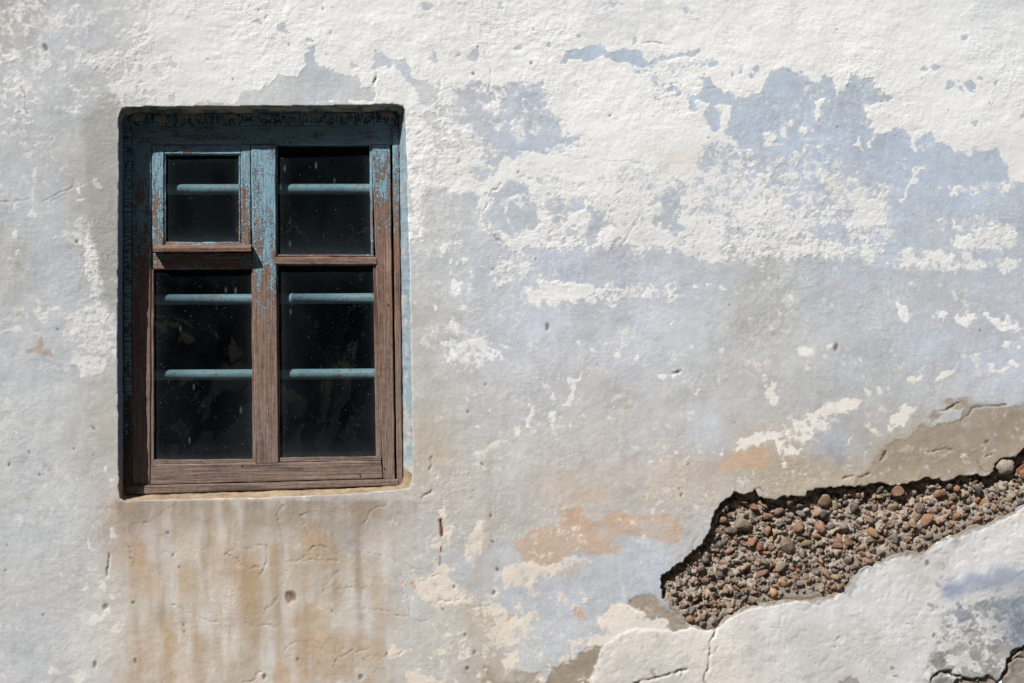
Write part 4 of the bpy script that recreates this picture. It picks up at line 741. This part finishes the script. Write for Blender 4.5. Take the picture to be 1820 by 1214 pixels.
# the ones that stand out: x, y, half-length, half-width, lean (deg), colour
BIG = [(1321, 933, 15, 11, 10, (132, 118, 102)), (1284, 924, 9, 9, 0, (158, 112, 88)), (1364, 943, 7, 8, 30, (160, 114, 78)), (1401, 972, 18, 12, 45, (136, 112, 96)), (1420, 939, 10, 9, 30, (160, 110, 76)), (1433, 967, 13, 7, -20, (150, 126, 86)), (1387, 986, 11, 10, 20, (150, 114, 92)), (1388, 1036, 14, 9, 10, (186, 132, 74)),
       (1374, 1054, 10, 10, 0, (184, 140, 96)), (1465, 1018, 13, 8, 55, (138, 108, 78)), (1448, 1018, 10, 8, 10, (120, 104, 92)), (1465, 889, 12, 12, 0, (150, 122, 84)), (1482, 900, 8, 13, 0, (184, 164, 138)), (1493, 870, 12, 6, 0, (140, 98, 74)), (1513, 873, 13, 6, -5, (134, 92, 78)), (1497, 881, 10, 5, 10, (156, 112, 76)),
       (1519, 902, 8, 8, 0, (110, 104, 102)), (1547, 887, 10, 8, 0, (146, 106, 78)), (1423, 912, 11, 8, -10, (126, 118, 110)), (1452, 910, 11, 8, -10, (164, 128, 104)), (1463, 914, 8, 8, 0, (84, 86, 92)), (1592, 873, 13, 16, 0, (160, 112, 78)), (1583, 902, 14, 9, -20, (156, 130, 104)), (1645, 925, 17, 9, -35, (176, 118, 80)), (1630, 920, 11, 8, -50, (146, 110, 72)), (1698, 868, 8, 10, 20, (140, 96, 70)),
       (1694, 904, 9, 7, 0, (150, 104, 78)), (1702, 917, 10, 7, -40, (150, 104, 70)), (1749, 894, 8, 9, 30, (138, 98, 58)), (1737, 870, 12, 9, 30, (88, 84, 88)), (1777, 900, 8, 8, 0, (128, 98, 76)), (1792, 889, 8, 6, 0, (112, 108, 84)), (1739, 922, 7, 5, 0, (140, 88, 76)), (1505, 965, 10, 11, 20, (168, 120, 84)), (1504, 995, 10, 9, 0, (120, 102, 90)), (1565, 985, 13, 7, -8, (124, 100, 88)), (1519, 1008, 9, 5, 0, (104, 86, 80)),
       (1252, 995, 8, 8, 0, (120, 114, 112)), (1245, 1012, 10, 9, 20, (132, 104, 92)), (1279, 1023, 8, 8, 0, (96, 82, 80)), (1254, 1032, 8, 7, 0, (140, 106, 84)), (1298, 944, 12, 8, -10, (84, 80, 76)), (1326, 905, 8, 6, 0, (146, 100, 72)), (1362, 917, 14, 6, -5, (150, 108, 72)), (1384, 908, 10, 8, 0, (140, 112, 94)), (1311, 886, 7, 6, 0, (170, 130, 104)), (1303, 893, 7, 8, 0, (150, 124, 104)), (1335, 964, 7, 8, -30, (160, 104, 72)), (1352, 973, 7, 8, 0, (158, 104, 74)), (1370, 972, 8, 10, 30, (140, 100, 74)),
       (1332, 1024, 9, 6, 0, (112, 92, 84)), (1359, 1000, 9, 6, 20, (108, 102, 94)), (1324, 1050, 9, 5, 0, (170, 122, 80)), (1226, 1101, 7, 7, 0, (150, 106, 80)), (1213, 1075, 8, 6, 10, (132, 106, 90)), (1269, 1103, 7, 6, 0, (110, 102, 98)), (1236, 1064, 7, 6, 0, (150, 108, 84)), (1580, 933, 8, 8, 0, (148, 110, 90)), (1475, 934, 9, 8, 0, (100, 98, 96)), (1588, 958, 10, 8, 20, (122, 112, 106)), (1548, 962, 10, 6, 10, (134, 104, 84)), (1650, 953, 8, 7, 0, (130, 116, 104)), (1680, 950, 9, 6, 0, (140, 112, 92)), (1622, 875, 9, 7, 20, (170, 150, 136)), (1645, 872, 8, 7, 0, (170, 134, 102)), (1765, 905, 6, 7, 0, (146, 104, 72)), (1812, 877, 8, 7, 0, (92, 86, 82))]
def can(x, y, r): return all((x-a_)**2+(y-b_)**2 > (0.86*(r+c_))**2 for a_, b_, c_ in placed)
plist = []
for x, y, a_, b_, rot, c_ in BIG: placed.append((x, y, (a_+b_)/2)); plist.append((x, y, a_*1.14, b_*1.10, rot, c_, 0.40))
rr = random.Random(3); tries = 0
sdc = {}
while len(plist) < 300 and tries < 30000:
    tries += 1; x = rr.uniform(1178, 1830); y = rr.uniform(800, 1115)
    r = rr.choice([4.2, 4.4, 4.6, 5, 5, 5.4, 6.2, 7.5, 9.5]) if tries < 15000 else rr.uniform(4.4, 5.6)
    if abs(x-1786) < 24 and y < 852: continue
    s1 = float(sdf(CAV, np.array([x]), np.array([y]))[0])
    lowlip = (1395 < x < 1515 and y > 1046)
    if s1 < r*0.8+1 or lowlip or not can(x, y, r): continue
    asp = rr.uniform(.42, .9); placed.append((x, y, r)); plist.append((x, y, r*1.18/math.sqrt(asp)*.95, r*1.18*math.sqrt(asp), rr.gauss(0, 35), rr.choice(TONES), rr.uniform(.25, .55)))
MPP = 1/640.0
for q, (x, y, a_, b_, rot, c_, proud) in enumerate(plist):
    o = bpy.data.objects.new('pebble', shapes[q % 12]); COL.objects.link(o); o.parent = core
    c0 = min(a_, b_)*rr.uniform(.7, 1.1)*MPP; yy = bed_y(x, y)-c0*(proud+0.08)
    yy = max(yy, c0-0.006); w = wpt(x, y, yy)
    o.location = w; o.scale = (a_*MPP, c0, b_*MPP); o.rotation_euler = (rr.gauss(0, .25), math.radians(rot), rr.gauss(0, .25))
    cc = (lin(c_)*0.72+lin((132, 120, 110))*0.28)*rr.uniform(.65, 1.15); o.color = (*cc, 1)
# finer gravel pressed into the mortar
bm = bmesh.new(); tone = bm.verts.layers.float_color.new('tone')
cnt = 0; tries = 0
pu = []
while cnt < 5200 and tries < 26000:
    tries += 1; x = rr.uniform(1176, 1900); y = rr.uniform(770, 1116); pu.append((x, y))
    cnt += 1
pa = np.array(pu); ps = sdf(CAV, pa[:, 0], pa[:, 1])
for (x, y), s1 in zip(pu, ps):
    if s1 < 4 or (1390 < x < 1515 and y > 1050): continue
    r = rr.choice([1.5, 1.8, 2.2, 2.6, 3, 3.4, 4, 4.6])
    yy = bed_y(x, y)-r*MPP*rr.uniform(.0, .5); w = wpt(x, y, yy)
    mt = Matrix.Translation(w) @ Euler((rr.uniform(0, 6), rr.uniform(0, 6), rr.uniform(0, 6))).to_matrix().to_4x4() @ Matrix.Diagonal((r*MPP*rr.uniform(1, 1.5), r*MPP*rr.uniform(.6, 1), r*MPP, 1))
    vs = bmesh.ops.create_icosphere(bm, subdivisions=1, radius=1.0, matrix=mt)['verts']
    cc = lin(rr.choice(TONES))*.35+lin((146, 134, 122))*.65; cc = cc*rr.uniform(.65, 1.1)
    for v in vs: v[tone] = (*cc, 1); v.co += Vector((rr.gauss(0, 1), rr.gauss(0, 1), rr.gauss(0, 1)))*r*MPP*.16
me_ = bpy.data.meshes.new('fine_gravel'); bm.to_mesh(me_); bm.free(); gr = link('fine_gravel', me_, core, M_GRAVEL); gr['kind'] = 'stuff'
# lump of cement and a corner of brick at the right end
bm = bmesh.new(); bmesh.ops.create_icosphere(bm, subdivisions=3, radius=1)
for v in bm.verts:
    n_ = 1+0.10*math.sin(5*v.co.x+1)*math.cos(4*v.co.z)+0.05*math.sin(11*v.co.z+3*v.co.x); v.co = Vector((v.co.x*0.027*n_, v.co.y*0.014, v.co.z*0.022*n_))
me_ = bpy.data.meshes.new('cement_lump'); bm.to_mesh(me_); bm.free(); me_.polygons.foreach_set('use_smooth', [True]*len(me_.polygons))
lump = link('cement_lump', me_, core, M_MORTAR); lump.location = wpt(1787, 829, 0.006)
M_BRICK = plain('broken_brick', (122, 78, 66), (148, 98, 84), 60)
c8 = [wpt(1803, 842, 0.012), wpt(1815, 829, 0.012), wpt(1850, 806, 0.012), wpt(1856, 836, 0.012), wpt(1826, 840, 0.012)]
Vb = [tuple(c_) for c_ in c8]+[(c_.x, c_.y+0.05, c_.z) for c_ in c8]
link('brick', mesh('brick', Vb, [(4, 3, 2, 1, 0)]+[(i_, (i_+1) % 5, 5+(i_+1) % 5, 5+i_) for i_ in range(5)]), core, M_BRICK)

#@WINDOW
# ------------------------------------------------------------------ the window
win = bpy.data.objects.new('window', None); COL.objects.link(win); win.location = wpt(462, 876, D_FR)
tag(win, 'old wooden window with flaking blue paint, four dusty panes and a small hinged vent', 'window'); win['kind'] = 'thing'
WINV = Matrix.Translation(-win.location)
def part(name, me_, mat):
    me_.transform(WINV); return link(name, me_, win, mat)
def board(name, q, Y, th, mat, ch=0.0022, wob=0.0007, parts=18, seed=0):
    """a board from its four measured front corners (TL, TR, BR, BL): lofted, chamfered, a little uneven"""
    P = [wpt(a_, b_, Y) for a_, b_ in q]; r_ = random.Random(seed+int(q[0][0]*7+q[0][1]))
    horiz = (P[1]-P[0]).length > (P[3]-P[0]).length
    if horiz: s0, s1, e0, e1 = P[0], P[3], P[1], P[2]      # sections run along x
    else: s0, s1, e0, e1 = P[0], P[1], P[3], P[2]
    Vv, Ff = [], []
    for i_ in range(parts+1):
        t = i_/parts; a_ = s0.lerp(e0, t); b_ = s1.lerp(e1, t); ax_ = (b_-a_).normalized()
        ja, jb, jy = [r_.uniform(-wob, wob) for _ in range(3)]
        if i_ in (0, parts): ja = jb = 0
        a_ = a_+ax_*ja; b_ = b_+ax_*jb
        back = Vector((0, th, 0)); yy = Vector((0, jy*.6, 0)); c_ = Vector((0, ch, 0))
        Vv += [a_+back, a_+c_+yy, a_+ax_*ch+yy, b_-ax_*ch+yy, b_+c_+yy, b_+back]
    for i_ in range(parts):
        for k in range(6):
            f = (i_*6+k, i_*6+(k+1) % 6, (i_+1)*6+(k+1) % 6, (i_+1)*6+k)
            Ff.append(f if not horiz else f[::-1])
    Ff += [tuple(range(6)), tuple(range(parts*6, parts*6+6))]
    me_ = mesh(name, Vv, Ff); bm_ = bmesh.new(); bm_.from_mesh(me_); bmesh.ops.recalc_face_normals(bm_, faces=bm_.faces); bm_.to_mesh(me_); bm_.free()
    return part(name, me_, mat)
D = D_FR
board('frame_jamb_strip', [(219, 200), (232, 204), (233, 876), (220, 880)], D-0.003, 0.034, M_CV, seed=1)
board('frame_jamb', [(233, 206), (269, 206), (267, 862), (234, 864)], D+0.006, 0.030, M_JV, seed=2)
board('frame_head_strip', [(232, 202), (708, 199), (708, 220), (232, 223)], D-0.003, 0.034, M_CH, seed=3)
board('frame_head', [(250, 223.5), (700, 220.5), (698, 257), (250, 257)], D+0.005, 0.030, M_WH, seed=4)
board('frame_jamb_strip', [(697, 222), (709, 222), (716, 862), (706, 862)], D-0.002, 0.034, M_RV, seed=5)
board('frame_jamb', [(661, 258), (693.5, 258), (702.5, 851), (681, 851)], D+0.005, 0.030, M_RV, seed=6)
board('frame_sill', [(221, 864), (707, 852), (708, 863), (221, 880)], D-0.006, 0.036, M_WH, ch=0.003, seed=7)
board('mullion', [(446, 258), (489.5, 258), (495, 822), (453.5, 824)], D+0.003, 0.030, M_MV, seed=8)
board('bottom_rail', [(268, 826), (677, 819.5), (680, 851), (268, 862.5)], D+0.003, 0.030, M_WH, ch=0.0028, seed=9)
# vent leaf
board('vent_stile', [(270, 258), (291, 258), (291, 437), (271, 437)], D+0.005, 0.026, M_WV, seed=10)
board('vent_stile', [(428, 258), (445, 258), (446, 437), (429, 437)], D+0.005, 0.026, M_WV, seed=11)
board('vent_rail', [(291.5, 258), (427.5, 258), (427.5, 274), (291.5, 274)], D+0.006, 0.026, M_WH, seed=12)
board('vent_rail', [(291.5, 430), (428.5, 430), (428.5, 440), (291.5, 440)], D+0.011, 0.03, M_WH, seed=13)
# drip ledge under the vent, wedge shaped, standing proud
a_, b_ = wpt(274, 437, D), wpt(447, 436, D)
prof = [(0.012, 0.004), (-0.026, -0.004), (-0.030, -0.009), (-0.029, -0.018), (-0.024, -0.020), (0.012, -0.017)]
Vv, Ff = [], []
for i_ in range(17):
    c_ = a_.lerp(b_, i_/16); j_ = random.uniform(-.0006, .0006)
    Vv += [(c_.x, c_.y+y_+j_, c_.z+z_+j_) for y_, z_ in prof]
for i_ in range(16):
    for k in range(6): Ff.append((i_*6+k, i_*6+(k+1) % 6, (i_+1)*6+(k+1) % 6, (i_+1)*6+k))
Ff += [tuple(range(6)), tuple(range(96, 102))]
me_ = mesh('drip_ledge', Vv, Ff); bm_ = bmesh.new(); bm_.from_mesh(me_); bmesh.ops.recalc_face_normals(bm_, faces=bm_.faces); bm_.to_mesh(me_); bm_.free(); part('drip_ledge', me_, M_RH)
board('transom', [(272, 450), (449, 449), (450, 477), (272, 479)], D+0.008, 0.026, M_WH, seed=14)
board('transom', [(489.5, 456.5), (669, 457), (669, 470.5), (490, 470.5)], D+0.002, 0.030, M_RH, ch=0.003, seed=15)
BD = [((268, 479), (273.5, 479), (273.5, 818), (267.5, 818)), ((447, 479), (451.5, 479), (454, 817), (449, 817)), ((268.5, 817.5), (453, 816), (453, 824.5), (268.5, 825.5)),
      ((489.5, 258), (492.5, 258), (494, 453), (491, 453)), ((656.5, 258), (661, 258), (664, 453), (659.5, 453)), ((491, 452.5), (663.5, 452.5), (666, 456.2), (491, 456.2)),
      ((491.5, 471), (494.5, 471), (498, 813), (495, 813)), ((663.5, 471), (669, 471), (679, 811), (668.5, 811)), ((495.5, 813.5), (678, 811), (677, 819), (495.5, 821.5)),
      ((291.5, 274.5), (294.5, 274.5), (294.5, 429.5), (291.5, 429.5)), ((424.5, 274.5), (427.5, 274.5), (427.5, 429.5), (424.5, 429.5))]
for q, bq_ in enumerate(BD):
    hz = abs(bq_[1][0]-bq_[0][0]) > abs(bq_[3][1]-bq_[0][1]); board('glazing_bead', bq_, D+0.010, 0.010, M_WH if hz else M_WV, ch=0.0012, wob=0.0006, seed=30+q)
# panes
def pane(x0, y0, x1, y1, tilt):
    Y = D+0.017; n_ = 14; Vv, Ff, ed = [], [], []
    for j_ in range(n_+1):
        for i_ in range(n_+1):
            s = i_/n_; t = j_/n_
            s = .5-.5*math.cos(math.pi*s); t = .5-.5*math.cos(math.pi*t)
            w = wpt(x0+(x1-x0)*s, y0+(y1-y0)*t, Y); Vv.append((w.x, Y+tilt*(t-.5)+0.0006*math.sin(5*s+3*t), w.z))
            dd = min((1-s)*(x1-x0), s*(x1-x0), (1-t)*(y1-y0)*0.6, t*(y1-y0)*1.2); ed.append(math.exp(-dd/7.0))
    for j_ in range(n_):
        for i_ in range(n_):
            k = j_*(n_+1)+i_; Ff.append((k, k+n_+1, k+n_+2, k+1))
    me_ = mesh('glass_pane', Vv, Ff, True); at = me_.attributes.new('edge', 'FLOAT', 'POINT'); at.data.foreach_set('value', ed); return part('glass_pane', me_, M_GLASS)
pane(288, 270, 431, 436, .001); pane(486, 254, 664, 458, -.001); pane(265, 472, 457, 824, .0015); pane(490, 466, 676, 818, -.001)
# nail heads holding the beads
bm = bmesh.new(); bmesh.ops.create_cone(bm, cap_ends=True, segments=8, radius1=0.0028, radius2=0.002, depth=0.004, matrix=Matrix.Rotation(math.pi/2, 4, 'X')); nail_me = bpy.data.meshes.new('nail'); bm.to_mesh(nail_me); bm.free()
nail_me.materials.append(plain('rusty_nail', (60, 44, 38), (96, 66, 50), 200, 0.7))
for x, y, yo in [(295, 821, .012), (357, 820, .012), (438, 818, .012), (570, 814.5, .012), (637, 813, .012), (430, 828, .003), (690, 542, .005), (683, 833, .005), (300, 470, .009), (640, 845, .003)]:
    o = bpy.data.objects.new('nail', nail_me); COL.objects.link(o); o.parent = win; w = wpt(x, y, D+yo); o.location = w-win.location
# ------------------------------------------------------------------ teal pipes across the inside
def pipe(y0, y1, ya, label, r=0.0145, cuff=None):
    Y = D+0.054; pts = [wpt(228, y0, Y), wpt(720, y1, Y)]; ax_ = (pts[1]-pts[0]); L = ax_.length; Vv, Ff = [], []; K = 20; rows = []
    ts = [0, .25, .5, .75, 1.0] if cuff is None else [0, cuff-.008, cuff-.006, cuff+.006, cuff+.008, 1.0]
    for i_, t in enumerate(ts):
        rr_ = r*(1.14 if cuff and i_ in (2, 3) else 1)
        for k in range(K):
            an = 2*math.pi*k/K; Vv.append((pts[0].x+ax_.x*t-pts[0].x, math.cos(an)*rr_, ax_.z*t+math.sin(an)*rr_))
    for i_ in range(len(ts)-1):
        for k in range(K): Ff.append((i_*K+k, (i_+1)*K+k, (i_+1)*K+(k+1) % K, i_*K+(k+1) % K))
    Ff += [tuple(range(K))[::-1], tuple(range((len(ts)-1)*K, len(ts)*K))]
    o = link('pipe', mesh('pipe', Vv, Ff, True), None, M_PIPE); o.location = pts[0]; tag(o, label, 'pipe', 'teal pipes behind the window panes'); return o
pipe(337, 336, 0, 'teal painted pipe behind the topmost pair of window panes')
pipe(533, 530, 0, 'rust spotted teal pipe behind upper half of the large lower panes', cuff=0.583)
pipe(667, 664, 0, 'lowest teal painted pipe, behind the middle of the large lower panes')
# dangling flakes of paint under the lintel
M_FLAKE = plain('curled_paint_flake', (150, 142, 130), (196, 188, 172), 90)
rr = random.Random(21)
for x, y, w_, h_, yo in [(246, 207, 20, 9, .04), (284, 210, 22, 10, .045), (322, 205, 16, 5, .04), (345, 207, 20, 4, .05), (408, 206, 22, 6, .045), (470, 205, 18, 4, .045), (520, 204, 14, 4, .03), (560, 203, 24, 5, .05), (610, 203, 16, 4, .03), (640, 195, 9, 7, .02), (690, 203, 18, 6, .045), (288, 199, 5, 5, .03), (455, 200, 10, 5, .04)]:
    c_ = wpt(x, y, yo); sx_, sz_ = w_/660*.5, h_/660; Vv, Ff = [], []; jg = [rr.uniform(.7, 1.2) for _ in range(7)]
    for i_ in range(7):
        s = i_/6*2-1
        for j_ in range(4):
            t = j_/3*jg[i_]; Vv.append((s*sx_+t*.002, -.006*t*t+.003*s*s+rr.uniform(-.0003, .0003), sz_*.6-sz_*1.6*t*(1-.25*s*s)))
    for i_ in range(6):
        for j_ in range(3): k = i_*4+j_; Ff.append((k, k+1, k+5, k+4))
    o = link('paint_flake', mesh('paint_flake', Vv, Ff, True), wall, M_FLAKE); o.location = c_; so = o.modifiers.new('s', 'SOLIDIFY'); so.thickness = 0.0012

# ------------------------------------------------------------------ room behind the glass, ground in front
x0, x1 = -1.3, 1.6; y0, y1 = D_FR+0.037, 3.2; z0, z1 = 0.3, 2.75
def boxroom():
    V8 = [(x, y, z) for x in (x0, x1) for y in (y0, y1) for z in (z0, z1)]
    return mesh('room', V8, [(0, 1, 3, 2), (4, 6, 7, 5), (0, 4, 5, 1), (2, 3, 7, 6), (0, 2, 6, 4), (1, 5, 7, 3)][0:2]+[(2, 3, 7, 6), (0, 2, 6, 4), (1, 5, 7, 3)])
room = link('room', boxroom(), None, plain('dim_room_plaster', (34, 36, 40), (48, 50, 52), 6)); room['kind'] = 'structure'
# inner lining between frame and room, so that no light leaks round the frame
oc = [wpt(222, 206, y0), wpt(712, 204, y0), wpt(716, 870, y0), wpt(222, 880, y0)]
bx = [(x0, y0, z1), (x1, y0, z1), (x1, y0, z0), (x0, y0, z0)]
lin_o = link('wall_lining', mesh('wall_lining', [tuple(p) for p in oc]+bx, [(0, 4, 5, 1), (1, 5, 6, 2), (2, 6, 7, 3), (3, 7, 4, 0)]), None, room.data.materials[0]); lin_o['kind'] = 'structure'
grd = link('ground', mesh('ground', [(-150, -300, 0), (150, -300, 0), (150, 4, 0), (-150, 4, 0)], [(0, 1, 2, 3)]), None, plain('dry_earth', (70, 70, 68), (92, 90, 86), 3)); grd['kind'] = 'structure'

# unseen trees, added to block sky fill in the recess and darken pane reflections
rs = np.random.RandomState(33); Vv, Ff = [], []
nl = 24000; cxs = [(-26+4.6*i_+rs.uniform(-1, 1), -13.5-rs.uniform(0, 2.5), rs.uniform(6.0, 7.6), rs.uniform(2.8, 3.8)) for i_ in range(13)]+[(-28+4.6*i_+rs.uniform(-1, 1), -19-rs.uniform(0, 2), rs.uniform(5.4, 7.4), rs.uniform(3.2, 4.2)) for i_ in range(13)]
for q in range(nl):
    cx_, cy_, ch_, cr_ = cxs[q % 26]; d_ = rs.normal(size=3); d_ /= np.linalg.norm(d_); rad = rs.uniform(.45, 1.0)**.5*(1+.25*math.sin(7*d_[0]+q % 26)*math.cos(6*d_[2]))
    c_ = np.array([cx_, cy_, ch_])+d_*rad*np.array([cr_, cr_, ch_*.86]); a_ = rs.normal(size=3); a_ /= np.linalg.norm(a_); b_ = np.cross(a_, rs.normal(size=3)); b_ /= np.linalg.norm(b_)
    z_ = rs.uniform(.3, .6); k = len(Vv); Vv += [c_-a_*z_, c_-b_*z_*.5, c_+a_*z_, c_+b_*z_*.5]; Ff.append((k, k+1, k+2, k+3))
for cx_, cy_, ch_, cr_ in cxs:
    k = len(Vv)
    for i_ in range(8):
        an = i_*math.pi/4; Vv += [np.array([cx_+.22*math.cos(an), cy_+.22*math.sin(an), 0]), np.array([cx_+.12*math.cos(an), cy_+.12*math.sin(an), ch_+1])]
    for i_ in range(8): j_ = (i_+1) % 8; Ff.append((k+2*i_, k+2*j_, k+2*j_+1, k+2*i_+1))
belt = link('added_tree_belt', mesh('added_tree_belt', Vv, Ff), None, plain('dark_foliage', (40, 52, 34), (66, 78, 50), 2)); belt['kind'] = 'stuff'; belt['label'] = 'belt of dark green trees, added out of view to cut sky light'
